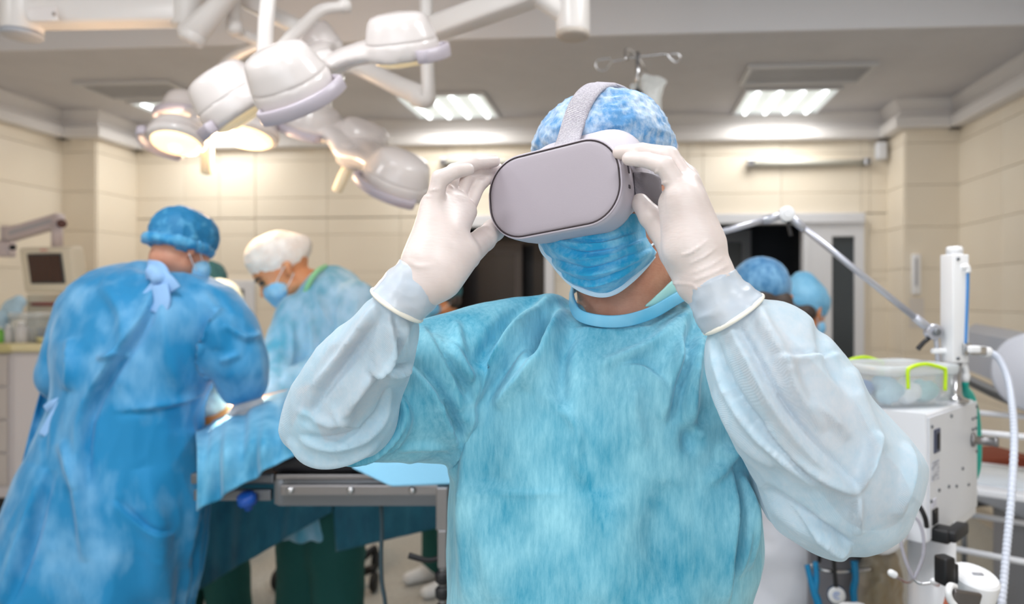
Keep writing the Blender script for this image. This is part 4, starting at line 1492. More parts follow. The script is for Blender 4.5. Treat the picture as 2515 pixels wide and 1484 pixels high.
# ---- mask
mg = loft([((1352, 545), (1575, 535), .985, (.080, .03)), ((1336, 570), (1580, 560), .985, (.086, .03)), ((1327, 596), (1586, 588), .985, (.090, .03)), ((1336, 618), (1600, 610), .985, (.090, .03)), ((1356, 642), (1607, 627), .985, (.086, .03)), ((1375, 668), (1585, 652), .985, (.080, .03)), ((1400, 693), (1552, 683), .985, (.068, .03)), ((1432, 713), (1518, 713), .985, (.050, .03)), ((1462, 724), (1488, 724), .985, (.03, .02))], 96, 110)
v, f = mg
n = normals(v, f)
MF_ = [([(1345, 592), (1386, 616), (1440, 628), (1510, 618), (1590, 588)], 7, .010, 'lip'), ([(1352, 636), (1400, 655), (1450, 666), (1520, 646), (1604, 612)], 7, .010, 'lip'), ([(1380, 668), (1440, 692), (1500, 680), (1570, 640)], 6, .007, 'lip'), ([(1340, 575), (1400, 592), (1480, 596), (1570, 570)], 5, .006, 'lip')]
v = v + n * (folds(v, n, MF_) + .0014 * ridged(v * 38) + .001 * noise(v * 90))[:, None]
mask = mk('mask', (v, f), M_MASK, man)
bpts = [P(1332, 566, 0.971), P(1327, 596, 0.971), P(1334, 618, 0.966), P(1355, 642, 0.961), P(1374, 667, 0.956), P(1398, 692, 0.951), P(1432, 714, 0.944), P(1475, 725, 0.943), P(1512, 717, 0.946), P(1552, 688, 0.951), P(1585, 655, 0.961), P(1607, 628, 0.971)]
mk('edge_band', strap(bpts, .0070, .0014, [(q_ - P(1470, 600, 1.005)) * np.array([.3, 1, .3]) for q_ in bpts], 90), M_MASKEDGE, mask, label='pale stitched mask edge')
bp2 = [P(1577, 540, 0.976), P(1581, 575, 0.971), P(1594, 603, 0.966), P(1610, 624, 0.971)]
mk('edge_band', strap(bp2, .0070, .0014, [(q_ - P(1470, 600, 1.005)) * np.array([.6, 1, .3]) for q_ in bp2], 40), M_MASKEDGE, mask, label='pale stitched mask edge')
mk('ear_loop', tube([P(1596, 606, .965), P(1612, 592, .985), P(1632, 560, 1.02), P(1640, 500, 1.05)], .0016, 8), M_WHITE_STRING, mask)

# ================================================================== the headset he holds
hs = thing('vr_headset', 'lavender grey virtual reality headset over the eyes of the man in front', 'headset', P(1357, 466, .87))
M_HSF = mat('headset_faceplate', S(164, 156, 164), 0.45, spec=.4, bump=.05, bscale=900)
M_HSR = mat('headset_rim', S(186, 178, 188), 0.4)
M_HSS = mat('headset_shell', S(190, 185, 196), 0.5)
M_HSFOAM = mat('headset_fabric', S(200, 195, 204), 0.85, bump=.25, bscale=700)
M_STRAP = mat('ribbed_elastic_strap', S(192, 187, 198), 0.85, col2=S(214, 210, 218), scale=420, contrast=(.45, .55), weave=1.0, wscale=190)
M_STRAPD = mat('grey_ribbed_strap', S(140, 134, 142), 0.8, weave=.8, wscale=300)
yw, pt, rl = math.radians(27), math.radians(5), math.radians(7.2)
r0 = np.array([math.cos(yw), -math.sin(yw), 0])
f0 = np.array([-math.sin(yw), -math.cos(yw), 0])
f1 = f0 * math.cos(pt) + np.array([0, 0, math.sin(pt)])
u1 = np.array([0, 0, 1]) * math.cos(pt) - f0 * math.sin(pt)
hr = r0 * math.cos(rl) + u1 * math.sin(rl)
hu = u1 * math.cos(rl) - r0 * math.sin(rl)
HC = P(1357, 466, .862)


def hl(x, z, y):
    return HC + hr * x + hu * z + f1 * y


def hring(w, h, r, y, dome=0.0, n=12):
    o = rrect(w, h, r, n)
    return np.array([hl(a, b, y) for a, b in o])


W_, H_ = .184, .107
R_ = .047
shell = rings([hring(W_ - .004, H_ - .004, R_, .0), hring(W_, H_, R_, -.003), hring(W_, H_, R_, -.012), hring(W_ - .002, H_ - .001, R_ - .001, -.03), hring(W_ - .010, H_ - .004, R_ - .003, -.05), hring(W_ - .020, H_ - .008, R_ - .004, -.062), hring(W_ - .06, H_ - .03, .03, -.066)])
hshell = mk('shell', shell, M_HSS, hs)
rim_pts = hring(W_ - .003, H_ - .003, R_, -.0004)
mk('rim', tube(np.r_[rim_pts, rim_pts[:2]], .0017, 10, smooth=False), M_HSR, hshell)
fp = [hring(W_ - .0075, H_ - .0075, R_ - .0035, -.001)]
for k, y in ((1.0, .0008), (.99, .0016), (.93, .0024), (.8, .0030), (.55, .0036), (.25, .0040)):
    fp.append(hring((W_ - .0075) * k, (H_ - .0075) * k, (R_ - .0035) * k, y))
mk('faceplate', rings(fp), M_HSF, hs, label='matte lavender front plate')
mk('seam', tube(np.r_[hring(W_ - .0062, H_ - .0062, R_ - .003, .0012), hring(W_ - .0062, H_ - .0062, R_ - .003, .0012)[:2]], .0010, 8, smooth=False), mat('dark_seam', S(48, 36, 40), .6), hshell)
def fring(w, h, r, y, dz):
    return np.array([hl(a, b + dz, y) for a, b in rrect(w, h, r, 12)])


foam = rings([hring(W_ - .016, H_ - .004, .044, -.05), fring(W_ - .006, .112, .05, -.062, .016), fring(W_ - .002, .124, .056, -.080, .029), fring(W_ - .006, .128, .058, -.098, .034), fring(W_ - .012, .122, .056, -.102, .034), fring(W_ - .05, .09, .04, -.098, .03)])
mk('face_gasket', foam, M_HSFOAM, hs, label='pale fabric face gasket')
mk('button', join(*[box(hl(W_ / 2 - .0005, .012, -.022), (.002, .010, .003), axes=[hr, hu, f1]), box(hl(W_ / 2 - .0005, -.010, -.020), (.002, .004, .004), axes=[hr, hu, f1])]), mat('dark_button', S(70, 64, 72), .5), hshell)
# side straps and the strap over the crown
sp = [hl(W_ / 2 + .012, -.006, -.080), P(1608, 432, .97), P(1645, 408, 1.04), P(1660, 385, 1.09), P(1640, 372, 1.16), P(1560, 372, 1.19), P(1440, 385, 1.19), P(1345, 410, 1.14), P(1308, 430, 1.08), hl(-W_ / 2 - .004, 0, -.09), hl(-W_ / 2 + .004, 0, -.055)]
sc_ = P(1490, 400, 1.07)
mk('side_strap', strap(sp, .036, .004, [(p - sc_) * np.array([1, 1, .15]) for p in sp], 140), M_STRAP, hs)
sp2 = [hl(W_ / 2 - .004, -.006, -.046), hl(W_ / 2 + .004, -.006, -.052), hl(W_ / 2 + .011, -.006, -.066), hl(W_ / 2 + .014, -.006, -.084)]
mk('strap_sleeve', strap(sp2, .041, .007, [hr + f1 * .6, hr + f1 * .3, hr, hr], 30), M_STRAPD, hs, label='dark grey ribbed strap sleeve')
CAPS = Surface(CAPG)
tp, to = [hl(-.004, H_ / 2 - .004, -.03), hl(-.002, H_ / 2 + .012, -.045)], [u1, u1 * .7 + f1 * .6]
HCTR = P(1490, 430, 1.07)
v0 = CAPS.at(1408, 318)[0] - HCTR
v1 = P(1522, 238, 1.06) - HCTR
e0 = nrm(v0)
e1 = nrm(v1 - e0 * np.dot(v1, e0))
for a_ in np.radians(np.arange(0, 176, 16)):
    dr_ = e0 * math.cos(a_) + e1 * math.sin(a_)
    h_ = CAPS.t.ray_cast(Vector(HCTR), Vector(dr_))
    tp.append(np.array(h_[0]) + dr_ * .0045)
    to.append(dr_)
mk('top_strap', strap(tp, .034, .005, to, 120), M_STRAP, hs)
tl = [tp[k_] + to[k_] * (.002 + .0022 * (k_ - 5)) for k_ in (5, 6, 7, 8)]
mk('strap_tail', strap(tl, .034, .004, [to[5], to[6], to[7], to[8]], 30), M_HSFOAM, hs)
# ------------------------------------------------------------------ the operating team
M_GOWN_A = nonwoven('blue_nonwoven_gown', S(8, 126, 180), S(124, 182, 222), 6, 26, .47, .72, fib=.25, bump=.4)
M_GOWN_B = nonwoven('pale_blue_gown', S(74, 152, 180), S(176, 208, 230), 5.5, 26, .40, .62, fib=.3, bump=.4)
M_TIE = mat('gown_tie', S(140, 182, 228), 0.7)
M_CAP_BLUE = mat('blue_bouffant', S(24, 120, 172), 0.6, col2=S(92, 172, 214), scale=26, detail=6, contrast=(.5, .68), bump=.6, bscale=70)
M_CAP_WHITE = mat('white_bouffant', S(226, 212, 202), 0.6, col2=S(244, 238, 232), scale=22, detail=6, bump=.6, bscale=60)
M_CAP_TEAL = mat('dark_teal_cap', S(36, 88, 100), 0.7, col2=S(60, 120, 128), scale=30, bump=.4, bscale=60)
M_CAP_PALE = mat('pale_green_cap', S(178, 206, 208), 0.6, col2=S(226, 232, 224), scale=20, bump=.5, bscale=60)
M_CAP_SKY = mat('sky_blue_cap', S(100, 168, 208), 0.6, col2=S(130, 190, 224), scale=14, bump=.5, bscale=50)
M_HAIR = mat('dark_hair', S(48, 38, 34), 0.6, col2=S(70, 58, 52), scale=60, stretch=(1, 1, .2))
M_SCRUB_D = mat('dark_green_scrubs', S(12, 82, 78), 0.8)
M_COAT = mat('white_coat_cloth', S(232, 234, 242), 0.75, col2=S(222, 225, 236), scale=4, bump=.3, bscale=18)
M_BMASK = mat('light_mask', S(96, 178, 226), 0.6, col2=S(160, 208, 238), scale=14)
M_SHOE = mat('clog_white', S(220, 222, 224), .5)


def crumple(g, a1=.004, s1=14, a2=.002, s2=40, it=1, seed=0):
    v, f = g
    n = normals(v, f)
    v = v + n * (a1 * ridged(v * s1 + seed) + a2 * ridged(v * s2 + seed))[:, None]
    return relax(v, f, it, .3), f


def cap_mesh(q, s=1.0, puff=None, low=0.0, seed=0, amp=.004):
    pr = [(q(0, -.028 * s, .042 - low), q(0, .012 * s, .050 - low), .091 * s, .088 * s, .02)]
    if puff is not None:
        pr.append((q(*puff[:3]), q(*puff[:3]), puff[3], puff[3], .03))
    return crumple(implicit(pr, .007, .02), amp, 30, amp * .5, 70, seed=seed)


def mask_mesh(q, s=1.0):
    return crumple(implicit([(q(-.034 * s, .058, -.05), q(.034 * s, .058, -.05), .040, .040, .02), (q(0, .080, -.045), q(0, .074, -.085), .030, .030, .02)], .006, .02), .0015, 40, .001, 80)


def staff(name_label, O, F, U, neck, chest, hips, feet, capm, gownm, arms, s=1.0, gown_geo=None, hem=.45, puff=None, mask=True, skin=None, body_vox=.011, legs=True, hair=True, capamp=.004, trousers=None, facing=None, caplow=0.0, caps=1.0):
    """arms: list of (shoulder, elbow, wrist, hand_dir, palm_normal, thumb_side)"""
    skin = skin or M_SKIN_B
    t = thing('person', name_label, 'person', np.array([feet[0], feet[1], 0]))
    pr, cuts, q = head_prims(O, F, U, s)
    pr = list(pr) + limb((q(0, -.02, -.05), .058), (neck, .062), (chest, .10), (hips, .11))
    for a in arms:
        pr += limb((chest * .5 + neck * .5, .055), (a[0], .045), (a[1], .035), (a[2], .024), (a[2] + nrm(a[3]) * .06, .018))
    for sg in (-1, 1):
        side = nrm(np.cross((0, 0, 1), facing if facing is not None else F))
        f_ = np.array([feet[0], feet[1], .08]) + side * sg * .11
        pr += limb((hips + side * sg * .08, .085), ((hips + f_) / 2 + side * sg * .02, .055), (f_, .04))
    body = mk('body', implicit(pr, body_vox, .016, cuts), skin, t)
    ff = nrm(np.array([*(facing if facing is not None else F)[:2], 0]))
    side = nrm(np.cross((0, 0, 1), ff))
    for sg in (-1, 1):
        c = np.array([feet[0], feet[1], 0]) + side * sg * .11
        mk('shoe', implicit([(c - ff * .03 + [0, 0, .05], c + ff * .06 + [0, 0, .045], .05, .046), (c + ff * .06 + [0, 0, .042], c + ff * .17 + [0, 0, .035], .044, .034)], .011, .02), M_SHOE, t)
    tp_ = []
    for sg in (-1, 1):
        c = np.array([feet[0], feet[1], .1]) + side * sg * .11
        tp_ += limb((hips + side * sg * .07, .115), ((hips + c) / 2 + side * sg * .02, .10), (c, .085))
    mk('trousers', crumple(implicit(tp_, .016, .03), .005, 8), trousers or M_SCRUB_D, t)
    mk('cap', cap_mesh(q, s * caps, puff, low=caplow, amp=capamp), capm, t)
    if hair:
        mk('hair', implicit([(q(-.05, -.055, -.02), q(.05, -.055, -.02), .042 * s, .042 * s, .02), (q(0, -.07, .0), q(0, -.06, -.045), .045 * s, .035 * s, .02)], .009, .02), M_HAIR, t)
    if mask:
        m = mk('mask', mask_mesh(q, s), M_BMASK, t)
        for sg in (-1, 1):
            mk('ear_loop', tube([q(sg * .062, .055, -.03), q(sg * .080, .015, -.005), q(sg * .089, -.024, .014)], .0016, 6), M_WHITE_STRING, m)
            mk('ear_loop', tube([q(sg * .062, .055, -.07), q(sg * .078, .015, -.055), q(sg * .087, -.022, -.03)], .0016, 6), M_WHITE_STRING, m)
    if gown_geo is None:
        side = nrm(np.cross((0, 0, 1), ff))
        gp = [(neck + [0, 0, -.04], chest, .085, .14, .05)]
        gp += limb((chest, .145), (hips, .155), (np.array([feet[0], feet[1], hem + .12]), .19))
        for sg in (-1, 1):
            gp += [(chest + side * sg * .06, hips + side * sg * .06, .125, .13, .05), (hips + side * sg * .05, np.array([feet[0], feet[1], hem + .12]) + side * sg * .10, .13, .16, .05)]
        for a in arms:
            gp += [(chest * .5 + neck * .5, a[0], .09, .078, .05)] + limb((a[0], .082), (a[1], .068), (a[2], .048))
        gown_geo = crumple(implicit(gp, .013, .03), .007, 8, .003, 22, seed=len(name_label))
    g = mk('gown', gown_geo, gownm, t)
    for a in arms:
        hg = implicit(hand_prims(a[2], a[3], a[4], a[5], .6, 1.0), .0042, .005)
        mk('glove', hg, M_GLOVE, t)
    return t, g, q, body


def drape_noise(v, f, spec, low_z, amp, cx, cy, nf):
    n = normals(v, f)
    d = folds(v, n, spec, front=True)
    d += .006 * ridged(v * np.array([7, 7, 3.0])) + .003 * ridged(v * np.array([19, 19, 9.0]) + 4)
    low = np.clip((low_z - v[:, 2]) / .5, 0, 1)
    ang = np.arctan2(v[:, 1] - cy, v[:, 0] - cx)
    d += low * amp * np.sin(ang * nf + 2 * noise(v * np.array([2.5, 2.5, .8])))
    return v + n * d[:, None], f


# ---- surgeon seen from behind on the left
A_O = P(445, 612, 2.16)
A_F, A_U = nrm((.40, .82, -.40)), (.16, .3, 1)
A_arm_r = (P(545, 780, 2.15), P(590, 900, 2.13), P(612, 966, 2.15), (.05, .3, -.9), (-.5, .8, -.1), (-1, -.3, 0))
A_arm_l = (P(225, 770, 2.18), P(165, 920, 2.16), P(300, 1010, 2.42), (.6, .7, -.1), (.2, .2, -1), (1, 0, 0))
gt = loft([((350, 642), (420, 654), 2.17, .05), ((292, 654), (470, 672), 2.17, (.08, .08)), ((222, 684), (528, 694), 2.15, (.12, .13)), ((178, 735), (580, 745), 2.13, (.15, .15)), ((160, 850), (545, 850), 2.12, (.17, .16)), ((166, 950), (498, 960), 2.11, (.17, .16)), ((150, 1020), (478, 1015), 2.10, (.17, .16)),
           ((112, 1100), (480, 1100), 2.10, (.18, .17)), ((45, 1250), (490, 1250), 2.09, (.19, .19)), ((-20, 1400), (468, 1400), 2.08, (.2, .2)), ((-60, 1520), (440, 1520), 2.08, (.2, .2)), ((-80, 1720), (430, 1720), 2.08, (.2, .2))], 80, 110, p=2.3)
ga = loft([((520, 730), (588, 735), 2.14, .07), ((540, 800), (622, 790), 2.13, .085), ((528, 880), (646, 868), 2.12, .08), ((532, 925), (652, 912), 2.12, .075), ((550, 968), (648, 950), 2.14, .06), ((568, 990), (636, 976), 2.15, .045)], 48, 40)
gl_ = implicit(limb((A_arm_l[0], .09), (A_arm_l[1], .075), (A_arm_l[2], .05)), .013)
gv, gf = fuse(join(gt, ga, gl_), .011, 1, 3)
A_SP = [([(395, 690), (350, 790), (290, 880), (230, 980), (205, 1080), (212, 1200)], 16, .022, 'lip'), ([(400, 700), (405, 800), (420, 900), (450, 960)], 22, .010, 'ridge'), ([(540, 760), (525, 850), (516, 930)], 12, -.03, 'crease'), ([(516, 920), (480, 970), (380, 1000), (280, 1010)], 12, .005, 'lip'),
        ([(520, 960), (440, 985), (330, 1005)], 10, .004, 'ridge'), ([(175, 830), (190, 900), (180, 960)], 14, -.02, 'crease'), ([(250, 880), (320, 870)], 8, .01, 'ridge'), ([(160, 1080), (200, 1200), (210, 1380)], 16, .018, 'ridge'), ([(120, 1150), (60, 1350), (20, 1484)], 18, .02, 'lip'), ([(350, 1150), (380, 1300), (370, 1480)], 26, .014, 'ridge'),
        ([(470, 1050), (480, 1200), (450, 1400)], 18, .016, 'lip'), ([(280, 1230), (360, 1300), (420, 1310)], 10, .010, 'lip'), ([(555, 800), (600, 830), (640, 820)], 8, .01, 'ridge'), ([(545, 890), (590, 870)], 8, .008, 'ridge'), ([(250, 700), (300, 760), (320, 850)], 18, .010, 'ridge'), ([(490, 720), (540, 790), (545, 860)], 14, .010, 'ridge')]
A_SP = [(a_, b_, c_ * 1.6, d_) for a_, b_, c_, d_ in A_SP]
A_gown = drape_noise(gv, gf, A_SP, 1.0, .016, -1.2, 2.1, 9)
sa, sag, saq, _ = staff('surgeon seen from behind in a blue gown tied at the nape, left of the table', A_O, A_F, A_U, P(432, 690, 2.17), P(380, 860, 2.13), P(330, 1150, 2.10), P(250, 1985, 2.10), M_CAP_BLUE, M_GOWN_A, [A_arm_r, A_arm_l], s=.88, gown_geo=A_gown, facing=(.3, 1, 0), hair=False, skin=M_SKIN, caplow=-.004, caps=1.02)
ring_ = [saq(.086 * math.cos(t_), -.012 + .098 * math.sin(t_), .006 + .018 * math.sin(t_)) for t_ in np.linspace(0, 2 * math.pi, 49)]
mk('cap_band', crumple(tube(ring_, .011, 10, 96, closed=True), .006, 46, .004, 90), nonwoven('cap_band_cloth', S(20, 132, 190), S(110, 186, 226), 20, 60, .42, .66, bump=.6), sa, label='bright blue gathered cap edge')
# ties at the neck and the waist, back flap
mk('gown_tie', strap([P(362, 662, 2.02), P(388, 668, 2.0), P(394, 700, 1.99), P(370, 735, 1.985), P(350, 762, 1.985)], .055, .006, (0, -1, 0), 30), M_TIE, sag, label='pale tied ribbon at the nape')
mk('gown_tie', strap([P(385, 668, 1.99), P(412, 690, 1.985), P(430, 712, 1.99)], .035, .006, (0, -1, .1), 24), M_TIE, sag)
mk('gown_tie', strap([P(392, 700, 1.98), P(398, 740, 1.975), P(388, 770, 1.975)], .045, .006, (0, -1, .1), 24), M_TIE, sag)
mk('tie_knot', crumple(implicit([(P(380, 668, 2.0), P(390, 682, 1.99), .020, .018)], .006), .003, 30), M_TIE, sag)
mk('waist_tie', strap([P(215, 968, 1.96), P(170, 978, 1.95), P(130, 992, 1.96), P(112, 1005, 1.97)], .022, .005, (0, -1, 0), 30), M_TIE, sag)
mk('waist_tie', strap([P(208, 970, 1.955), P(214, 1050, 1.94), P(220, 1150, 1.93), P(214, 1260, 1.92)], .016, .005, (0, -1, 0), 40), M_TIE, sag)
mk('waist_tie', strap([P(170, 985, 1.95), P(140, 1030, 1.95), P(115, 1075, 1.95)], .05, .005, (0, -1, 0), 24), M_TIE, sag)
rows = []
for k, t_ in enumerate(np.linspace(0, 1, 30)):
    y_ = 905 + t_ * 780
    l_, r_ = 118 - 190 * t_ ** .9, 178 - 70 * t_
    rows.append([P(l_ + (r_ - l_) * c, y_, 2.16 + .03 * math.sin(c * 7 + t_ * 3) - .02 * t_) for c in np.linspace(0, 1, 14)])
mk('gown_flap', sheet(rows, .004), M_GOWN_A, sag, label='loose back flap hanging open')

# ---- surgeon in the white cap, facing left over the table
B_O = P(697, 668, 2.75)
B_F, B_U = nrm((-.76, -.36, -.54)), (-.42, -.1, .9)
B_r = (P(868, 745, 2.74), P(884, 870, 2.66), P(690, 962, 2.50), (-1, -.1, -.15), (0, 0, -1), (0, 1, 0))
B_l = (P(735, 770, 2.70), P(686, 885, 2.62), P(668, 985, 2.46), (-.7, -.6, -.2), (0, 0, -1), (1, 0, 0))
gb = loft([((778, 664), (835, 655), 2.80, .05), ((752, 692), (876, 688), 2.79, .11), ((724, 742), (892, 738), 2.77, .13), ((704, 800), (884, 800), 2.75, .14), ((694, 880), (872, 880), 2.75, .14), ((690, 970), (868, 970), 2.76, .14), ((688, 1100), (876, 1100), 2.78, .14), ((688, 1250), (882, 1250), 2.80, .15), ((686, 1300), (884, 1300), 2.80, .15)], 60, 70)
gbr = implicit(limb((B_r[0], .085), (B_r[1], .078), (B_r[2], .048)), .012)
gbl = implicit(limb((B_l[0], .075), (B_l[1], .066), (B_l[2], .048)), .012)
gv, gf = fuse(join(gb, gbr, gbl), .012, 1, 3)
B_SP = [([(775, 690), (790, 760), (830, 820)], 10, -.016, 'crease'), ([(845, 700), (835, 770), (838, 840)], 10, -.02, 'crease'), ([(760, 730), (765, 830), (770, 920)], 12, .010, 'ridge'), ([(720, 780), (715, 860), (700, 930)], 9, -.014, 'crease'), ([(880, 720), (870, 800)], 10, .012, 'ridge'), ([(860, 900), (780, 925), (720, 950)], 8, .012, 'ridge'), ([(830, 880), (850, 860), (880, 870)], 7, -.012, 'dip')]
sb, sbg, sbq, sbb = staff('masked surgeon in a white bouffant cap bending over the table, facing left', B_O, B_F, B_U, P(778, 705, 2.78), P(795, 830, 2.76), P(790, 1080, 2.78), P(785, 1690, 2.80), M_CAP_WHITE, M_GOWN_B, [B_r, B_l], gown_geo=drape_noise(gv, gf, B_SP, .9, .01, P(790, 0, 2.77)[0], 2.77, 9), puff=(0, -.105, .055, .042), caplow=-.018, hair=False, facing=(-.4, -1, 0))
mk('collar', tube([P(745, 738, 2.70), P(757, 700, 2.66), P(778, 668, 2.68), P(800, 655, 2.75)], .010, 10), mat('lime_scrub_collar', S(140, 200, 150), .8), sb, label='lime green scrub collar')
for sg in (-1, 1):
    mk('eyebrow', tube([sbq(sg * .018, .104, .020), sbq(sg * .036, .095, .024), sbq(sg * .052, .080, .018)], [.004, .005, .003], 8), M_HAIR, sbb, label='dark eyebrow')
    mk('eye', implicit([(sbq(sg * .026, .093, .002), sbq(sg * .040, .089, .001), .009, .009)], .004, .004), M_HAIR, sbb)

# ---- two more people at the table, hardly more than their caps show
C_O = P(540, 770, 2.95)
staff('person in a pale green cap bent low between the two surgeons', C_O, nrm((.35, -.6, -.55)), (.1, -.4, .9), P(520, 850, 3.0), P(510, 950, 3.05), P(505, 1090, 3.12), P(505, 1600, 3.15), M_CAP_PALE, M_GOWN_B, [(P(570, 890, 3.0), P(590, 970, 2.9), P(560, 1010, 2.72), (-.3, -1, -.2), (0, 0, -1), (1, 0, 0))], body_vox=.014, facing=(0, -1, 0))
D_O = P(512, 700, 3.75)
staff('person in a dark teal cap standing far behind the back-turned surgeon', D_O, nrm((.3, -.9, -.2)), (0, 0, 1), P(512, 790, 3.78), P(510, 900, 3.78), P(510, 1090, 3.78), P(510, 1436, 3.78), M_CAP_TEAL, M_GOWN_B, [(P(560, 850, 3.78), P(570, 960, 3.72), P(550, 1030, 3.6), (-.2, -1, -.3), (0, 0, -1), (-1, 0, 0))], s=.92, body_vox=.016, facing=(.2, -1, 0))
E_O = P(1082, 732, 3.7)
staff('masked person in a teal cap glimpsed under the raised left glove, near the dark doorway', E_O, nrm((-.86, -.5, -.1)), (0, 0, 1), P(1098, 812, 3.72), P(1100, 900, 3.75), P(1100, 1080, 3.75), P(1100, 1444, 3.75), M_CAP_TEAL, M_SCRUB_L, [(P(1150, 850, 3.75), P(1150, 950, 3.7), P(1110, 1020, 3.6), (-.4, -.8, -.3), (0, 0, -1), (-1, 0, 0))], body_vox=.016, facing=(-.8, -.6, 0), s=.95)
# ---- the two seen beyond the right shoulder
F_O = P(1868, 742, 2.35)
tf, gf_, fq, _ = staff('person in a dark blue bouffant cap and white coat, back turned, beyond the right sleeve', F_O, nrm((.15, .95, -.25)), (0, .2, 1), P(1872, 830, 2.33), P(1895, 960, 2.33), P(1930, 1180, 2.33), P(1955, 1852, 2.33), nonwoven('steel_blue_bouffant', S(52, 112, 158), S(116, 166, 202), 24, 60, .42, .66, bump=.6), M_COAT, [(P(1800, 900, 2.33), P(1790, 1080, 2.36), P(1820, 1150, 2.55), (.2, 1, 0), (0, 0, -1), (1, 0, 0)), (P(1955, 900, 2.33), P(1975, 1060, 2.36), P(1950, 1130, 2.55), (-.2, 1, 0), (0, 0, -1), (-1, 0, 0))], s=1.05, hem=.42, mask=False, facing=(.1, 1, 0), capamp=.003, trousers=M_COAT)
G_O = P(1975, 766, 2.92)
staff('person in a sky blue cap with mask strings, looking away beside the white door leaf', G_O, nrm((.75, .6, -.35)), (.2, .1, 1), P(1965, 850, 2.93), P(1962, 950, 2.93), P(1962, 1100, 2.94), P(1962, 1630, 2.95), M_CAP_SKY, M_GOWN_B, [(P(2020, 900, 2.93), P(2040, 1010, 2.97), P(2060, 1060, 3.12), (.3, 1, 0), (0, 0, -1), (-1, 0, 0))], s=.95, facing=(.6, .8, 0), puff=(-.02, -.03, .11, .055))
# ------------------------------------------------------------------ operating table, drapes, patient
M_STEEL = mat('brushed_steel', S(150, 148, 150), 0.35, 1.0, bump=.1, bscale=80, bstretch=(.1, 1, 1))
M_STEEL_D = mat('dull_steel_frame', S(120, 124, 130), 0.4, .8)
M_CHROME = mat('chrome', S(190, 190, 192), 0.2, 1.0)
M_BLACK = mat('black_rubber', S(20, 20, 24), 0.5)
M_PAD = mat('black_mattress', S(22, 21, 27), 0.55, bump=.1, bscale=40)
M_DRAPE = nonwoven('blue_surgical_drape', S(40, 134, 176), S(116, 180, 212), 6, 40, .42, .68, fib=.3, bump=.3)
M_DRAPE_SHADE = nonwoven('shade_darkened_drape', S(14, 88, 112), S(40, 116, 138), 5, 40, fib=.3, bump=.3)  # darker version of the drape cloth: the shade under the table put into its colour
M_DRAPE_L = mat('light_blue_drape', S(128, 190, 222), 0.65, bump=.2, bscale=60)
M_WHITE = mat('white_enamel', S(226, 228, 234), 0.35)
M_WHITE_P = mat('white_plastic', S(236, 237, 240), 0.4)
M_GREY_P = mat('grey_plastic', S(160, 162, 170), 0.5)
M_CLEAR = mat('clear_plastic', S(232, 240, 244), 0.12, alpha=.24, spec=.7)
M_CLEARLID = mat('clear_plastic_lid', S(228, 234, 238), 0.15, alpha=.5, spec=.7)
M_LIME = mat('lime_clip', S(196, 232, 20), 0.4)
M_TEAL = mat('teal_bag', S(0, 172, 158), 0.4)
M_BLUE = mat('blue_tube', S(66, 134, 200), 0.35)
M_HOSE = mat('ribbed_white_hose', S(206, 212, 226), 0.35)

T0, T1 = 1.90, 2.46           # near and far edge of the table (distance from the lens)
xl, xr = P(676, 0, T0)[0], P(1480, 0, T0)[0]
tb = thing('operating_table', 'steel operating table with black mattress and side rail behind the raised left elbow', 'operating table', np.array([(xl + xr) / 2, 2.18, 0]))
mk('mattress', box2((xl - .02, T0 + .01, 1.032), (xr, T1, 1.088), .022), M_PAD, tb)
mk('top_plate', box2((xl, T0, 1.018), (xr, T1, 1.032), .003), M_STEEL, tb, smooth=False)
flat(mk('side_frame', join(box2((xl, T0 + .004, .945), (xr, T0 + .05, 1.018), .008), box2((xl, T0 + .05, .955), (xr, T1, 1.012)), box2((xl - .005, T0 + .002, .95), (xl + .02, T1, 1.018), .006)), M_STEEL_D, tb))
mk('side_rail', box2((xl + .022, T0 - .022, .982), (xr, T0 - .010, 1.010), .004), M_STEEL, tb, smooth=False)
for px in (722, 868, 1018, 1165, 1310):
    x = P(px, 0, T0)[0]
    mk('rail_bolt', lathe([(.009, -.012), (.010, 0), (.010, .014), (.006, .018)], (x, T0 - .012, .996), (0, -1, 0), 14), M_CHROME, tb)
mk('pedestal', join(box2((.0, 2.05, .10), (.22, 2.33, .955), .02), box2((-.34, 1.98, .04), (.36, 2.40, .11), .02)), M_STEEL, tb)
for dx, dy in ((-.30, 2.0), (-.30, 2.38), (.32, 2.0), (.32, 2.38)):
    mk('caster', cyl((dx - .015, dy, .035), (dx + .015, dy, .035), .035, n=18, bev=.006), M_BLACK, tb)
x = P(1095, 0, T0)[0]
cl = mk('rail_clamp', join(box2((x - .016, T0 - .055, .90), (x + .016, T0 - .024, 1.012), .004), box2((x - .013, T0 - .05, .80), (x + .013, T0 - .03, .90), .004), cyl((x, T0 - .04, .55), (x, T0 - .04, .80), .011)), M_STEEL, tb, smooth=False)
for z in (.775, .735, .690):
    mk('knob', lathe([(.012, -.018), (.02, -.01), (.021, .008), (.012, .018)], (x, T0 - .04, z), (0, 0, 1), 16), M_BLACK, cl)
mk('lever', tube([(x - .005, T0 - .04, .825), (x - .04, T0 - .05, .822), (x - .085, T0 - .06, .838)], [.006, .007, .008], 10), M_BLACK, cl)
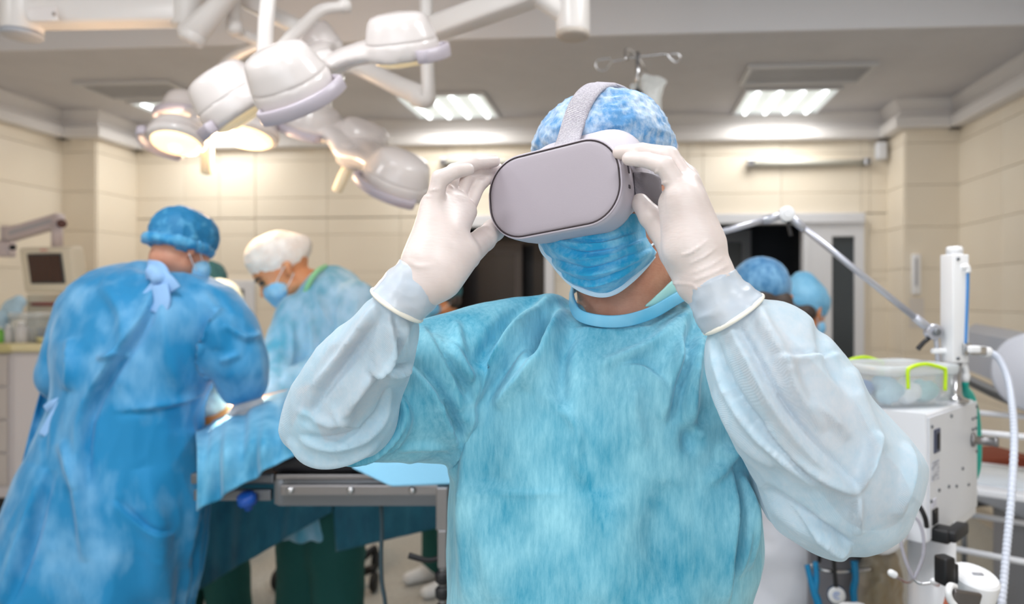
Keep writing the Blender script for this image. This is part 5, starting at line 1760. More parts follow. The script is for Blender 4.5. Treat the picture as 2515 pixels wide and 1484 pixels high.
# leg section dropping towards the left surgeon
ls = mk('leg_section', join(box2((xl - .26, T0 + .06, .99), (xl - .03, T1 - .05, 1.02), .006), box2((xl - .24, T0 + .04, .95), (xl - .03, T0 + .06, .98), .004)), M_STEEL_D, tb, smooth=False)
mk('lock_knob', lathe([(.010, -.03), (.012, -.012), (.025, -.01), (.025, .012), (.016, .02)], P(607, 1228, 1.93), (0, -.3, 1), 18), mat('blue_knob', S(24, 84, 180), .4), tb, label='blue locking knob')
mk('cable', tube([P(936, 1240, 1.94), P(938, 1300, 1.94), P(936, 1360, 1.93), P(938, 1430, 1.92), P(948, 1500, 1.91), P(960, 1700, 1.9), P(990, 2090, 1.95), P(1060, 2080, 2.02)], .0055, 10), mat('grey_cable', S(44, 66, 76), .5), tb, label='dark cable hanging under the table')


def cloth(name, c00, c01, c11, c10, nu, nv, amp, freq, thick=.004, seed=0, sag=0.0, hemz=None):
    g = []
    for i in range(nv):
        b = i / (nv - 1)
        row = []
        for j in range(nu):
            a = j / (nu - 1)
            p = (1 - b) * ((1 - a) * c00 + a * c01) + b * ((1 - a) * c10 + a * c11)
            w = math.sin(a * freq + 1.8 * math.sin(b * 2.2 + seed) + seed) + .5 * math.sin(a * freq * 2.3 + b * 3 + seed)
            p = p + np.array([0, -1, .25]) * amp * w * (.25 + .75 * b) + np.array([0, 0, -sag * 4 * a * (1 - a)])
            row.append(p)
        g.append(row)
    return sheet(g, thick)


d1g = []
for b in np.linspace(0, 1, 60):
    row = []
    for a in np.linspace(0, 1, 60):
        k0 = P(500 + 270 * a, 1036 - 66 * a, 2.52)
        k1 = P(484 + 236 * a, 1046 - 94 * a, 2.24)
        k2 = P(486 + 228 * a, 1110 - 60 * a, 1.915)
        k3 = P(486 + 234 * a, 1256 - 138 * a, 1.865)
        p = catmull(np.array([k0, k1, k2, k3]), 91)[int(round(b * 90))]
        w = math.sin(a * 17 + 1.8 * math.sin(b * 3) + 1) + .6 * math.sin(a * 31 + b * 5)
        row.append(p + np.array([0, -1, .3]) * .011 * w * min(1, b * 2))
    d1g.append(row)
d1 = sheet(d1g, .004)
tag(mk('surgical_drape', d1, M_DRAPE), 'blue drape falling in folds over the left end of the table below the surgeon arm', 'drape', 'blue surgical drapes')
d2g = []
for b in np.linspace(0, 1, 26):
    row = []
    for a in np.linspace(0, 1, 40):
        top = P(790 + 500 * a, 1132, 2.30)
        edge = P(850 + 440 * a, 1128 + 8 * math.sin(a * 9), 1.90)
        hem_y = 1150 + (45 * min(a / .22, 1) if a < .22 else 45 - 14 * (a - .22))
        hem = P(868 + 420 * a, hem_y, 1.866)
        p = top * (1 - b * 2) + edge * b * 2 if b < .5 else edge * (2 - 2 * b) + hem * (2 * b - 1)
        row.append(p + np.array([0, 0, .006 * math.sin(a * 14) * (1 - b)]))
    d2g.append(row)
tag(mk('surgical_drape', sheet(d2g, .003), M_DRAPE_L), 'pale blue drape with a pointed corner hanging over the steel side rail', 'drape', 'blue surgical drapes')
tag(mk('surgical_drape', cloth('d', P(380, 1110, 2.56), P(812, 1110, 2.56), P(812, 1258, 2.56), P(418, 1490, 2.56), 60, 30, .012, 18, seed=5), M_DRAPE_SHADE), 'drape hanging down the far side of the table, its hem rising to the right', 'drape', 'blue surgical drapes')
tag(mk('surgical_drape', cloth('d', P(812, 1110, 2.60), P(1130, 1110, 2.60), P(1130, 1284, 2.60), P(826, 1356, 2.60), 50, 24, .010, 12, seed=8), M_DRAPE_SHADE), 'smaller far-side drape panel behind the hanging cable', 'drape', 'blue surgical drapes')
# patient: a draped body with a lit patch of skin
pt_ = thing('person', 'patient lying on the table under the drape, only a lit orange patch of skin showing', 'person', np.array([P(620, 1040, 2.3)[0], 2.3, 1.07]))
pb = limb((P(508, 1026, 2.24), .048), (P(560, 1026, 2.24), .048), (P(640, 1020, 2.26), .05), (P(760, 1000, 2.28), .06), (P(900, 965, 2.30), .095), (P(1120, 955, 2.30), .10), (P(1210, 985, 2.30), .05)) + [(P(1270, 975, 2.3), P(1310, 975, 2.3), .08, .078)]
pb += limb((P(640, 1010, 2.38), .05), (P(900, 970, 2.36), .08)) + limb((P(900, 1000, 2.14), .04), (P(1150, 995, 2.14), .04))
mk('body', implicit(pb, .012, .03), mat('disinfected_skin', S(232, 150, 88), .5, sss=.1), pt_)
gz = thing('gauze_pad', 'bright white crumpled gauze lit by the lamp beside the surgeon arm', 'gauze', P(520, 1005, 2.2))
gm = mat('white_gauze', S(246, 242, 232), .8, bump=.4, bscale=60)
mk('gauze', crumple(implicit(limb((P(508, 1000, 2.2), .022), (P(526, 975, 2.2), .026), (P(520, 952, 2.2), .02)) + limb((P(520, 1000, 2.2), .028), (P(536, 990, 2.2), .022)), .006, .012), .006, 30), gm, gz)
ins = thing('retractor', 'thin shiny steel retractor standing in the lit wound', 'retractor', P(506, 985, 2.18))
mk('blade', tube([P(498, 1005, 2.17), P(503, 975, 2.17), P(520, 935, 2.18), P(527, 920, 2.19)], .004, 8), M_CHROME, ins)
mk('handle', tube([P(538, 965, 2.17), P(534, 940, 2.18), P(527, 918, 2.19)], .006, 8), M_CHROME, ins)

# wheeled stool far under the drapes
sc0 = np.array([P(815, 0, 3.75)[0], 3.75, 0])
st = thing('stool', 'black wheeled stool mostly hidden behind the dark green trousers', 'stool', sc0)
mk('column', cyl(sc0 + [0, 0, .06], sc0 + [0, 0, .50], .025), M_STEEL_D, st)
mk('seat', lathe([(.15, 0), (.17, .02), (.17, .05), (.14, .07)], sc0 + [0, 0, .50], (0, 0, 1), 28), M_BLACK, st)
for k in range(5):
    a = k * 2 * math.pi / 5 + math.pi + .25
    e = sc0 + np.array([math.cos(a) * .27, math.sin(a) * .27, .12])
    lg = mk('leg', tube([sc0 + [0, 0, .15], (sc0 + e) / 2 + [0, 0, .02], e], [.026, .024, .020], 10), M_BLACK, st)
    mk('caster', cyl(e + [-.015, 0, -.07], e + [.015, 0, -.07], .05, n=16, bev=.008), M_BLACK, lg)

# ------------------------------------------------------------------ IV stand and bag
iv = thing('iv_pole', 'chrome infusion pole with four wire hooks rising behind the head', 'infusion pole', np.array([P(1566, 0, 2.80)[0], 2.8, 0]))
ip = np.array([P(1566, 0, 2.80)[0], 2.8, 0])  # stands beyond the head end of the table
mk('upper_tube', cyl(P(1566, 232, 2.80), P(1566, 128, 2.80), .0085, n=16), M_CHROME, iv)
mk('lower_tube', cyl(ip + [0, 0, .12], P(1566, 240, 2.80), .0125, n=16), M_CHROME, iv)
mk('height_collar', lathe([(.014, 0), (.018, .004), (.018, .02), (.014, .024), (.02, .028), (.02, .04), (.012, .046)], P(1566, 250, 2.80), (0, 0, 1), 18), M_BLACK, iv)
mk('hook', tube([P(1566, 140, 2.80), P(1545, 143, 2.80), P(1510, 150, 2.80), P(1502, 150, 2.80), P(1496, 160, 2.80), P(1485, 172, 2.80), P(1470, 172, 2.80), P(1463, 160, 2.80), P(1468, 148, 2.80), P(1484, 145, 2.80), P(1500, 143, 2.80)], .0035, 8, 60), M_CHROME, iv)
mk('hook', tube([P(1566, 138, 2.80), P(1590, 137, 2.80), P(1625, 133, 2.80), P(1638, 134, 2.80), P(1646, 144, 2.80), P(1658, 152, 2.80), P(1668, 148, 2.80), P(1670, 138, 2.80), P(1662, 132, 2.80), P(1645, 133, 2.80)], .0035, 8, 60), M_CHROME, iv)
mk('hook', tube([P(1566, 140, 2.80), P(1556, 128, 2.72), P(1545, 120, 2.64), P(1536, 122, 2.60), P(1535, 138, 2.58), P(1540, 146, 2.58), P(1548, 140, 2.60), P(1552, 128, 2.62)], .0035, 8, 50), M_CHROME, iv)
mk('hook', tube([P(1566, 140, 2.80), P(1574, 150, 2.88), P(1582, 165, 2.96), P(1588, 180, 2.98), P(1584, 188, 2.98), P(1578, 180, 2.96)], .0035, 8, 50), M_CHROME, iv)
lg0 = ip + [0, 0, .12]
mk('base_hub', lathe([(.03, -.03), (.035, 0), (.035, .03), (.016, .05)], lg0, (0, 0, 1), 20), M_BLACK, iv)
for k in range(5):
    a = k * 2 * math.pi / 5 + .3
    e = ip + np.array([math.cos(a) * .28, math.sin(a) * .28, .065])
    lg = mk('leg', tube([lg0, (lg0 + e) / 2 + [0, 0, .02], e], .013, 10), M_CHROME, iv)
    mk('caster', cyl(e + [-.012, 0, -.035], e + [.012, 0, -.035], .03, n=16, bev=.005), M_BLACK, lg)
bag = thing('infusion_bag', 'clear crumpled infusion bag hanging from the pole', 'infusion bag', P(1600, 340, 2.92))
M_BAGP = mat('cloudy_bag_film', S(224, 226, 224), .25, alpha=.62, spec=.6, bump=.5, bscale=40)
g_ = loft([((1580, 184), (1612, 190), 2.94, .004), ((1574, 200), (1634, 198), 2.93, .012), ((1576, 230), (1624, 230), 2.92, .022), ((1574, 280), (1620, 280), 2.92, .026), ((1578, 330), (1622, 330), 2.92, .022), ((1584, 350), (1614, 350), 2.92, .006)], 40, 40)
mk('film', crumple(g_, .006, 26, .003, 60), M_BAGP, bag)
mk('hanger', tube([P(1583, 186, 2.96), P(1590, 190, 2.95), P(1596, 196, 2.94)], .003, 8), M_WHITE_P, bag)
mk('port', cyl(P(1598, 350, 2.92), P(1598, 372, 2.92), .006), M_WHITE_P, bag)
bag2 = thing('infusion_bag', 'small empty cloudy pouch on the far side of the pole', 'infusion bag', P(1554, 235, 3.00))
mk('film', crumple(loft([((1552, 208), (1562, 204), 3.00, .003), ((1546, 220), (1566, 220), 3.00, .01), ((1548, 236), (1570, 238), 3.00, .008)], 24, 16), .003, 40), M_BAGP, bag2)

# ------------------------------------------------------------------ right: white device on a column, its tower and lamp arm
ax1 = nrm((.966, 1.0, 0))            # along the side with the sockets, away from the lens
ax2 = nrm((-1.0, .966, 0))
K = P(2276, 1018, 1.62)              # near upper corner
BW, BD, BH = .385, .34, .315
dv = thing('breathing_machine', 'white boxy breathing machine on a column with sockets on its side, right of the sleeve', 'medical machine', np.array([K[0] + .1, K[1] + .3, 0]))
AX = np.array([ax1, ax2, [0, 0, 1]])
zt, zb = K[2], K[2] - BH
# body with a chamfered lower rear corner
prof = [(0, zb), (.10, zb - .003), (BW, zb + .055), (BW, zt), (0, zt)]
prof = [(0.0, zb + .020), (.25, zb), (BW, zb + .004), (BW, zt), (0.0, zt)]


def dev_loop(off, inset=0.0):
    return np.array([np.r_[(K + ax1 * (a + (inset if a < .1 else -inset)) + ax2 * off)[:2], z + (inset if z < zt - .05 else -inset)] for a, z in prof])


flat(mk('housing', rings([dev_loop(0, .004), dev_loop(.004), dev_loop(BD - .004), dev_loop(BD, .004)]), M_WHITE, dv))


def on_side(a, z, out=0.0):
    """point on the socket side: a along it from the near corner, z below its top"""
    return np.r_[(K + ax1 * a - ax2 * out)[:2], zt - z]


def side_box(a, z, w, h, t, bev=.002):
    return box(on_side(a, z, t / 2), (w, t, h), bev=bev, axes=AX)


sp_ = mk('side_panel', side_box(BW / 2, .148, BW - .012, .280, .004), mat('panel_enamel', S(220, 223, 230), .4), dv, smooth=False)
for a, z in ((.02, .03), (.16, .022), (.37, .022), (.335, .05), (.36, .05), (.335, .078), (.36, .078), (.015, .20), (.07, .185), (.20, .20), (.14, .19), (.30, .215), (.37, .14), (.25, .165)):
    mk('screw', lathe([(.004, 0), (.004, .003), (.002, .004)], on_side(a, z, .004), -ax2, 10), M_STEEL_D, sp_)
mk('label_plate', side_box(.045, .135, .05, .045, .0055, .0005), mat('grey_print_label', S(166, 170, 182), .6, col2=S(206, 209, 218), scale=90, contrast=(.48, .52), stretch=(.3, .3, 1.6)), sp_, smooth=False)
mk('label_plate', side_box(.035, .208, .03, .018, .0055, .0005), mat('pale_print_label', S(206, 208, 222), .6), sp_, smooth=False)
mk('slot_socket', join(side_box(.055, .067, .04, .055, .007, .002)), mat('navy_socket_frame', S(54, 64, 92), .4), sp_, smooth=False)
mk('socket_hole', join(side_box(.058, .068, .014, .036, .009, .001)), M_BLACK, sp_, smooth=False)
mk('mains_inlet', join(side_box(.04, .240, .034, .035, .008, .002), side_box(.035, .240, .012, .022, .010, .001)), M_BLACK, dv, smooth=False)
plug = mk('mains_plug', join(box(on_side(.045, .278, .02), (.05, .04, .032), bev=.006, axes=AX), box(on_side(.075, .276, .04), (.10, .028, .026), bev=.006, axes=AX)), M_BLACK, dv)
mk('gas_outlet', join(lathe([(.018, 0), (.018, .008), (.011, .01), (.011, .05), (.013, .052), (.013, .06), (.008, .062)], on_side(.335, .105, .002), nrm(-ax2 + ax1 * .2), 20)), M_STEEL, dv)
tube_k = [P(2276, 1294, 1.585), P(2272, 1272, 1.575), P(2258, 1244, 1.58), P(2236, 1222, 1.60), P(2200, 1210, 1.63)]
mk('mains_cable', tube(tube_k, .0055, 10), M_BLACK, dv)
# side mouth piece on the left face
mk('round_cover', lathe([(.06, 0), (.06, .03), (.045, .04)], np.r_[(K + ax2 * .10 + ax1 * .0)[:2], zb + .04], -ax1, 28), M_WHITE_P, dv)
# column and foot
ctr = K + ax1 * .19 + ax2 * .05
mk('column', cyl((ctr[0], ctr[1], .09), (ctr[0], ctr[1], zb + .03), .055, n=28), M_WHITE, dv)
mk('foot', lathe([(.17, 0), (.17, .03), (.10, .07), (.06, .10)], (ctr[0], ctr[1], .05), (0, 0, 1), 32), M_WHITE, dv)
for k in range(4):
    a = k * math.pi / 2 + .4
    mk('caster', cyl((ctr[0] + math.cos(a) * .14 - .012, ctr[1] + math.sin(a) * .14, .035), (ctr[0] + math.cos(a) * .14 + .012, ctr[1] + math.sin(a) * .14, .035), .034, n=16), M_BLACK, dv)
mk('white_hose', tube([P(2342, 1296, 1.85), P(2330, 1330, 1.84), P(2336, 1362, 1.80), P(2338, 1420, 1.74)], .0045, 10), M_WHITE_P, dv)
# tower on top: steel foot, white square tube, cap
tw = P(2344, 975, 1.83)
tw[2] = zt
D_T = tw[1]
mk('tower_base', lathe([(.034, 0), (.034, .006), (.022, .012), (.0175, .02), (.0175, .10)], tw, (0, 0, 1), 24), M_CHROME, dv)
z1, z2 = P(0, 890, D_T)[2], P(0, 626, D_T)[2]
ang45 = math.radians(12)
mk('tower', box((tw[0], tw[1], (z1 + z2) / 2), (.047, .047, z2 - z1), rot=ang45, bev=.003), M_WHITE_P, dv)
mk('tower_cap', lathe([(.020, 0), (.020, .018), (.016, .022)], (tw[0], tw[1], z2 - .001), (0, 0, 1), 24), M_WHITE_P, dv)
for z in (z1 + .012, z2 - .012):
    mk('screw', lathe([(.0045, 0), (.0045, .004)], (tw[0] - .004, tw[1] - .024, z), (-.2, -1, 0), 10), M_STEEL_D, dv)
mk('elbow_fitting', tube([P(2360, 658, D_T - .02), P(2374, 656, D_T - .02), P(2377, 670, D_T - .02)], .008, 12), M_WHITE_P, dv)
mk('blue_hose', tube([P(2377, 668, D_T - .02), P(2376, 720, D_T - .02), P(2373, 800, D_T - .02), P(2371, 852, D_T - .02)], .0042, 10), M_BLUE, dv, label='thin blue hose')
mk('manifold', join(box(P(2395, 862, D_T - .02), (.045, .03, .022), bev=.004), box(P(2372, 858, D_T - .02), (.02, .02, .03), bev=.003)), M_CHROME, dv)
mk('valve_body', box(P(2392, 858, D_T - .045), (.03, .016, .018), bev=.004), M_WHITE_P, dv)
hz = [P(2402, 862, D_T - .02), P(2425, 864, D_T - .02), P(2452, 880, D_T - .03), P(2472, 920, D_T - .05), P(2484, 980, D_T - .08), P(2491, 1080, D_T - .12), P(2484, 1220, D_T - .18), P(2472, 1350, D_T - .22), P(2460, 1484, D_T - .26), P(2440, 1650, D_T - .28)]
hv, hf = tube(hz, .0092, 14, 420)
k_ = np.arange(len(hv)) // 14
cpath = catmull(np.array(hz), 420)
hv = cpath[np.minimum(k_, 419)] + (hv - cpath[np.minimum(k_, 419)]) * np.where((k_ // 2) % 2, 1.0, .88)[:, None]
mk('ribbed_hose', (hv, hf), M_HOSE, dv, label='ribbed white hose')
mk('hose_cuff', cyl(P(2408, 862, D_T - .02), P(2432, 866, D_T - .02), .013, n=16, bev=.002), M_WHITE_P, dv)
# breathing bag
mk('bag_elbow', tube([P(2352, 900, D_T), P(2366, 896, D_T), P(2372, 912, D_T), P(2372, 925, D_T)], .008, 12), M_WHITE_P, dv)
mk('bag_mount', cyl(P(2371, 918, D_T), P(2370, 938, D_T), .012, .010, n=16), M_WHITE_P, dv)
mk('breathing_bag', tube([P(2369, 935, D_T), P(2370, 955, D_T + .02), P(2378, 975, D_T + .06), P(2383, 1010, D_T + .10), P(2384, 1060, D_T + .12), P(2384, 1120, D_T + .12), P(2382, 1165, D_T + .12), P(2378, 1195, D_T + .12)], [.010, .010, .016, .022, .026, .027, .022, .006], 18, 50), M_TEAL, dv, label='teal breathing bag')
# lamp arm on the tower
ar = thing('jointed_arm', 'grey tubular support arm with round joints and black levers, in front of the dark doorway', 'support arm', P(2300, 880, D_T))
J1, J2 = P(1931, 526, 1.86), P(2291, 815, 1.84)
E1 = P(1690, 592, 1.9)
M_ARMG = mat('satin_grey_tube', S(186, 188, 198), .32, .55)


def joint(c, r):
    return lathe([(r * .8, -.014), (r, -.010), (r, .010), (r * .85, .014), (r * .55, .014), (r * .5, .018), (r * .3, .018)], c, (-.05, -1, .0), 28)


mk('tube', cyl(E1, J1 + nrm(E1 - J1) * .05, .0085, n=16), M_ARMG, ar)
mk('tube_collar', cyl(J1 + nrm(E1 - J1) * .018, J1 + nrm(E1 - J1) * .062, .0112, n=16, bev=.002), M_ARMG, ar)
mk('tube', cyl(J1 + nrm(J2 - J1) * .03, J2 - nrm(J2 - J1) * .05, .0085, n=16), M_ARMG, ar)
mk('tube_collar', cyl(J1 + nrm(J2 - J1) * .018, J1 + nrm(J2 - J1) * .06, .0112, n=16, bev=.002), M_ARMG, ar)
mk('tube_collar', cyl(J2 - nrm(J2 - J1) * .018, J2 - nrm(J2 - J1) * .06, .0112, n=16, bev=.002), M_ARMG, ar)
flat(mk('joint', joint(J1, .0205), M_WHITE_P, ar))
flat(mk('joint', joint(J2, .0205), M_ARMG, ar))
mk('joint_hub', lathe([(.010, 0), (.010, .006), (.006, .008)], J2 + [0, -.018, 0], (0, -1, 0), 16), M_STEEL_D, ar)
mk('lever', tube([J1 + [.004, .0, -.018], P(1937, 556, 1.86), P(1943, 580, 1.86)], [.0045, .005, .0055], 10), M_BLACK, ar)
mk('lever', tube([J2 + [-.012, -.005, -.016], P(2268, 842, 1.83), P(2254, 858, 1.83)], [.006, .006, .0065], 10), M_BLACK, ar)
mk('post', tube([J2 + [.008, 0, -.018], P(2300, 850, 1.84), P(2303, 890, 1.84), np.r_[P(2304, 0, 1.84)[:2], zt]], .006, 10), M_ARMG, ar)
mk('cross_clamp', box(P(2312, 862, 1.835), (.05, .02, .014), bev=.004), M_WHITE_P, ar)

# clear box with lime clips on the machine
bc = K + ax1 * .07 + ax2 * .19
bc = np.r_[bc[:2], zt]
bxt = thing('storage_box', 'clear plastic storage box with lime green clips on top of the white machine', 'storage box', bc)
L_, Wd, Hh = .235, .20, .085
axb1, axb2 = nrm((.93, .30, 0)), nrm((-.30, .93, 0))
bc = np.r_[P(2196, 0, 1.80)[0], 1.80, zt]
ABX = np.array([axb1, axb2, [0, 0, 1]])


def bbox(dx, dy, z, sx, sy, sz, bev=.003):
    return box(bc + axb1 * dx + axb2 * dy + np.array([0, 0, z]), (sx, sy, sz), bev=bev, axes=ABX)


o2 = rrect(L_, Wd, .03, 8)
lp = []
for k, z in ((.84, .002), (.88, .01), (.96, Hh - .004), (.96, Hh), (.945, Hh), (.945, Hh - .004), (.865, .012), (.8, .008)):
    lp.append(np.array([bc + axb1 * a * k + axb2 * b * k + np.array([0, 0, z]) for a, b in o2]))
mk('tub', rings(lp), M_CLEAR, bxt)
lp = []
for k, z in ((1.0, Hh - .006), (1.03, Hh + .002), (1.03, Hh + .014), (1.0, Hh + .018), (.9, Hh + .018), (.86, Hh + .012)):
    lp.append(np.array([bc + axb1 * a * k + axb2 * b * k + np.array([0, 0, z]) for a, b in o2]))
mk('lid', rings(lp), M_CLEARLID, bxt)
for sg in (-1, 1):
    y_ = sg * (Wd / 2 * 1.03 + .004)
    q_ = [bc + axb1 * a + axb2 * y_ + np.array([0, 0, z]) for a, z in ((-.055, .05), (-.056, Hh + .006), (-.05, Hh + .014), (-.03, Hh + .020), (0, Hh + .022), (.03, Hh + .016), (.05, Hh + .010), (.056, Hh + .004), (.055, .042))]
    mk('clip_handle', tube(q_, .0045, 8, 50, ), M_LIME, bxt, label='lime green clip')
for k, (dx, dy, r, m_) in enumerate(((-.06, -.05, .03, mat('pale_blue_packet', S(170, 206, 224), .5)), (-.01, -.055, .028, mat('white_packet', S(230, 234, 238), .5)), (.05, -.045, .03, mat('aqua_packet', S(150, 200, 206), .5)), (.0, .04, .034, mat('pale_blue_packet', S(170, 206, 224), .5)), (.07, .03, .028, mat('white_packet', S(230, 234, 238), .5)), (-.07, .035, .024, mat('blue_packet', S(90, 140, 200), .5)))):
    c = bc + axb1 * dx + axb2 * dy + np.array([0, 0, .014])
    o = mk('packet', crumple(implicit([(c + axb1 * -.015 + [0, 0, .012], c + axb1 * .018 + [0, 0, .022], r * .5, r * .62), (c + [0, 0, .01], c + axb2 * .012 + [0, 0, .03], r * .5, r * .5)], .006, .01), .004, 40), m_)
    tag(o, ['pale blue packet at the front left inside the clear box', 'white packet at the front middle inside the clear box', 'aqua packet at the front right inside the clear box', 'pale blue packet at the back of the clear box', 'white packet in the rear right corner of the clear box', 'deep blue packet in the rear left of the clear box'][k], 'packet', 'packets in the clear box')

# suction jar in front, bottom right
jr = thing('suction_jar', 'suction jar with white screw lid and reddish body at the lower right', 'jar', P(2394, 1560, 1.42))
jc = P(2394, 1484, 1.42)
jt = P(0, 1378, 1.42)[2]
jr_ax = nrm((.12, -.24, 1))
jtop = P(2396, 1412, 1.42)
flat(mk('screw_lid', lathe([(.043, -.042), (.046, -.039), (.0465, -.015), (.046, -.005), (.042, 0), (.02, .001)], jtop, jr_ax, 40), M_WHITE_P, jr))
mk('lid_mark', box(jtop + jr_ax * .002 + np.array([.004, 0, 0]), (.022, .006, .0016), axes=[nrm((1, .1, -.1)), np.cross(jr_ax, nrm((1, .1, -.1))), jr_ax]), M_GREY_P, jr)
mk('body', lathe([(.03, -.26), (.040, -.255), (.041, -.04)], jtop, jr_ax, 36), mat('reddish_jar', S(176, 98, 74), .25, col2=S(140, 70, 52), scale=10), jr)
mk('bracket', box(P(2366, 1492, 1.36), (.062, .010, .07), bev=.01, axes=[nrm((1, .2, -.22)), np.cross(jr_ax, nrm((1, .2, -.22))), jr_ax]), mat('dull_bracket', S(120, 116, 116), .35, .9), jr)
mk('clamp_block', join(box(P(2320, 1400, 1.40), (.026, .03, .055), rot=.3, bev=.005), box(P(2336, 1408, 1.41), (.02, .02, .04), rot=.3, bev=.004)), M_BLACK, jr)
mk('loop_handle', tube([P(2345, 1442, 1.36), P(2334, 1440, 1.35), P(2329, 1456, 1.34), P(2334, 1474, 1.34), P(2346, 1490, 1.34)], .0065, 12), M_WHITE_P, jr)
mk('support_post', cyl(P(2350, 1500, 1.45), np.r_[P(2350, 0, 1.45)[:2], .02], .014), M_STEEL, jr)
mk('foot', lathe([(.12, 0), (.12, .012), (.02, .03)], np.r_[P(2350, 0, 1.45)[:2], 0], (0, 0, 1), 24), M_STEEL_D, jr)
# thin white hoses by the column
tg = thing('stethoscope', 'clear tubing yoke with two white ear tips hanging in front of the white column', 'stethoscope', P(2245, 1430, 1.5))
M_TUBEC = mat('clear_grey_tubing', S(190, 188, 200), .25, alpha=.8)
mk('tubing', tube([P(2244, 1424, 1.5), P(2225, 1380, 1.5), P(2212, 1330, 1.5), P(2212, 1290, 1.5), P(2232, 1266, 1.5), P(2256, 1280, 1.5), P(2268, 1320, 1.5), P(2266, 1370, 1.5), P(2244, 1424, 1.5)], .0036, 10, 90), M_TUBEC, tg)
mk('ear_tube', tube([P(2244, 1424, 1.5), P(2226, 1430, 1.49), P(2196, 1414, 1.48)], .003, 8), M_CHROME, tg)
mk('ear_tube', tube([P(2244, 1424, 1.5), P(2262, 1434, 1.49), P(2290, 1431, 1.48)], .003, 8), M_CHROME, tg)
for x_, y_ in ((2192, 1410), (2296, 1431)):
    mk('ear_tip', implicit([(P(x_ - 3, y_ - 2, 1.48), P(x_ + 4, y_ + 2, 1.48), .0075, .0075)], .002), M_WHITE_P, tg)
s2 = thing('stethoscope', 'black-tubed stethoscope with a round white chest piece bearing a blue logo', 'stethoscope', P(2054, 1462, 1.9))
mk('tubing', tube([P(2047, 1340, 1.92), P(2049, 1390, 1.91), P(2053, 1442, 1.90)], .0055, 10), M_BLACK, s2)
mk('tubing', tube([P(2047, 1340, 1.92), P(2030, 1325, 1.93), P(2015, 1335, 1.96), P(2012, 1380, 1.98)], .0055, 10), M_BLACK, s2)
c_ = P(2055, 1462, 1.9)
aX = nrm((-.25, -1, .1))
flat(mk('chest_piece', lathe([(.02, -.012), (.0255, -.008), (.0255, .002), (.023, .003)], c_, aX, 32), mat('navy_ring', S(50, 66, 92), .3), s2))
dsc = mk('diaphragm', lathe([(.0225, 0), (.0225, .0045), (.012, .005)], c_, aX, 32), M_WHITE_P, s2, label='white diaphragm with a blue logo')
ua, wa, _ = basis(aX)
lg_b = mat('blue_logo_print', S(58, 124, 206), .5)
ring_ = [c_ + aX * .0052 + (ua * math.cos(p) + wa * math.sin(p)) * .0085 for p in np.linspace(.5, 5.6, 30)]
mk('logo', join(tube(ring_, .0010, 6, smooth=False), tube([c_ + aX * .0052 + ua * -.003 + wa * -.004, c_ + aX * .0052 + ua * -.003 + wa * .005, c_ + aX * .0052 + ua * .003 + wa * .004, c_ + aX * .0052 + ua * .003 + wa * -.001, c_ + aX * .0052 + ua * -.002 + wa * -.001], .0009, 6, smooth=False)), lg_b, dsc)

# wire basket trolley with blue straps at the bottom
bt = thing('instrument_trolley', 'steel trolley with grey panel and curved rail under the right sleeve', 'trolley', np.array([P(2060, 0, 2.05)[0], 2.1, 0]))
xa, xb = P(2004, 0, 2.0)[0], P(2180, 0, 2.0)[0]
mk('back_panel', box2((xa, 2.06, .35), (xb + .02, 2.08, P(0, 1318, 2.06)[2]), .004), mat('grey_steel_panel', S(140, 140, 148), .45, .2), bt, smooth=False)
mk('top_tray', box2((xa - .02, 1.97, P(0, 1335, 2.0)[2]), (xb, 2.08, P(0, 1335, 2.0)[2] + .012), .004), M_STEEL, bt, smooth=False)
mk('rail', tube([P(1990, 1388, 1.95), P(2030, 1402, 1.93), P(2080, 1404, 1.93), P(2140, 1398, 1.95)], .006, 10), M_CHROME, bt)
for x_ in (xa + .06, xb):
    mk('leg', cyl((x_, 2.10, .0), (x_, 2.10, P(0, 1335, 2.0)[2]), .012), M_STEEL, bt)
    mk('leg', cyl((x_, 2.135, .0), (x_, 2.135, P(0, 1335, 2.0)[2]), .012), M_STEEL, bt)
mk('lower_shelf', box2((xa, 2.03, .33), (xb, 2.14, .345), .003), M_STEEL, bt, smooth=False)
M_STRP = mat('blue_rubber_strap', S(0, 128, 180), .5)
o = tag(mk('rubber_strap', join(tube([P(1982, 1388, 1.92), P(1990, 1420, 1.915), P(2000, 1455, 1.91), P(2012, 1500, 1.91), P(2016, 1620, 1.92)], [.007, .008, .010, .011, .011], 10), tube([P(2003, 1380, 1.92), P(2005, 1420, 1.915), P(2000, 1455, 1.91)], [.007, .008, .010], 10)), M_STRP), 'forked blue rubber strap hanging from the rail left of the chest piece', 'strap', 'blue rubber straps')
tag(mk('rubber_strap', tube([P(2098, 1378, 1.93), P(2101, 1420, 1.92), P(2096, 1450, 1.92), P(2098, 1484, 1.92), P(2097, 1600, 1.93)], [.010, .009, .010, .009, .010], 10), M_STRP), 'single blue rubber strap hanging from the rail right of the chest piece', 'strap', 'blue rubber straps')
tag(mk('rolled_bag', crumple(loft([((2128, 1360), (2190, 1352), 2.0, .02), ((2115, 1400), (2200, 1400), 2.0, .05), ((2110, 1460), (2205, 1460), 2.0, .055), ((2108, 1560), (2208, 1560), 2.0, .055), ((2112, 1700), (2200, 1700), 2.0, .05)], 40, 50), .010, 14, .005, 40), mat('olive_film', S(150, 130, 96), .3, col2=S(180, 172, 160), scale=14, detail=8, stretch=(1, 1, .3))), 'crinkled olive brown plastic bag hanging left of the white column', 'bag')
tag(mk('gloved_pack', crumple(implicit([(P(2078, 1508, 1.75), P(2112, 1502, 1.75), .022, .018)], .006), .004, 30), M_WHITE_P), 'small crumpled white wrapping at the bottom edge below the chest piece', 'wrapper')

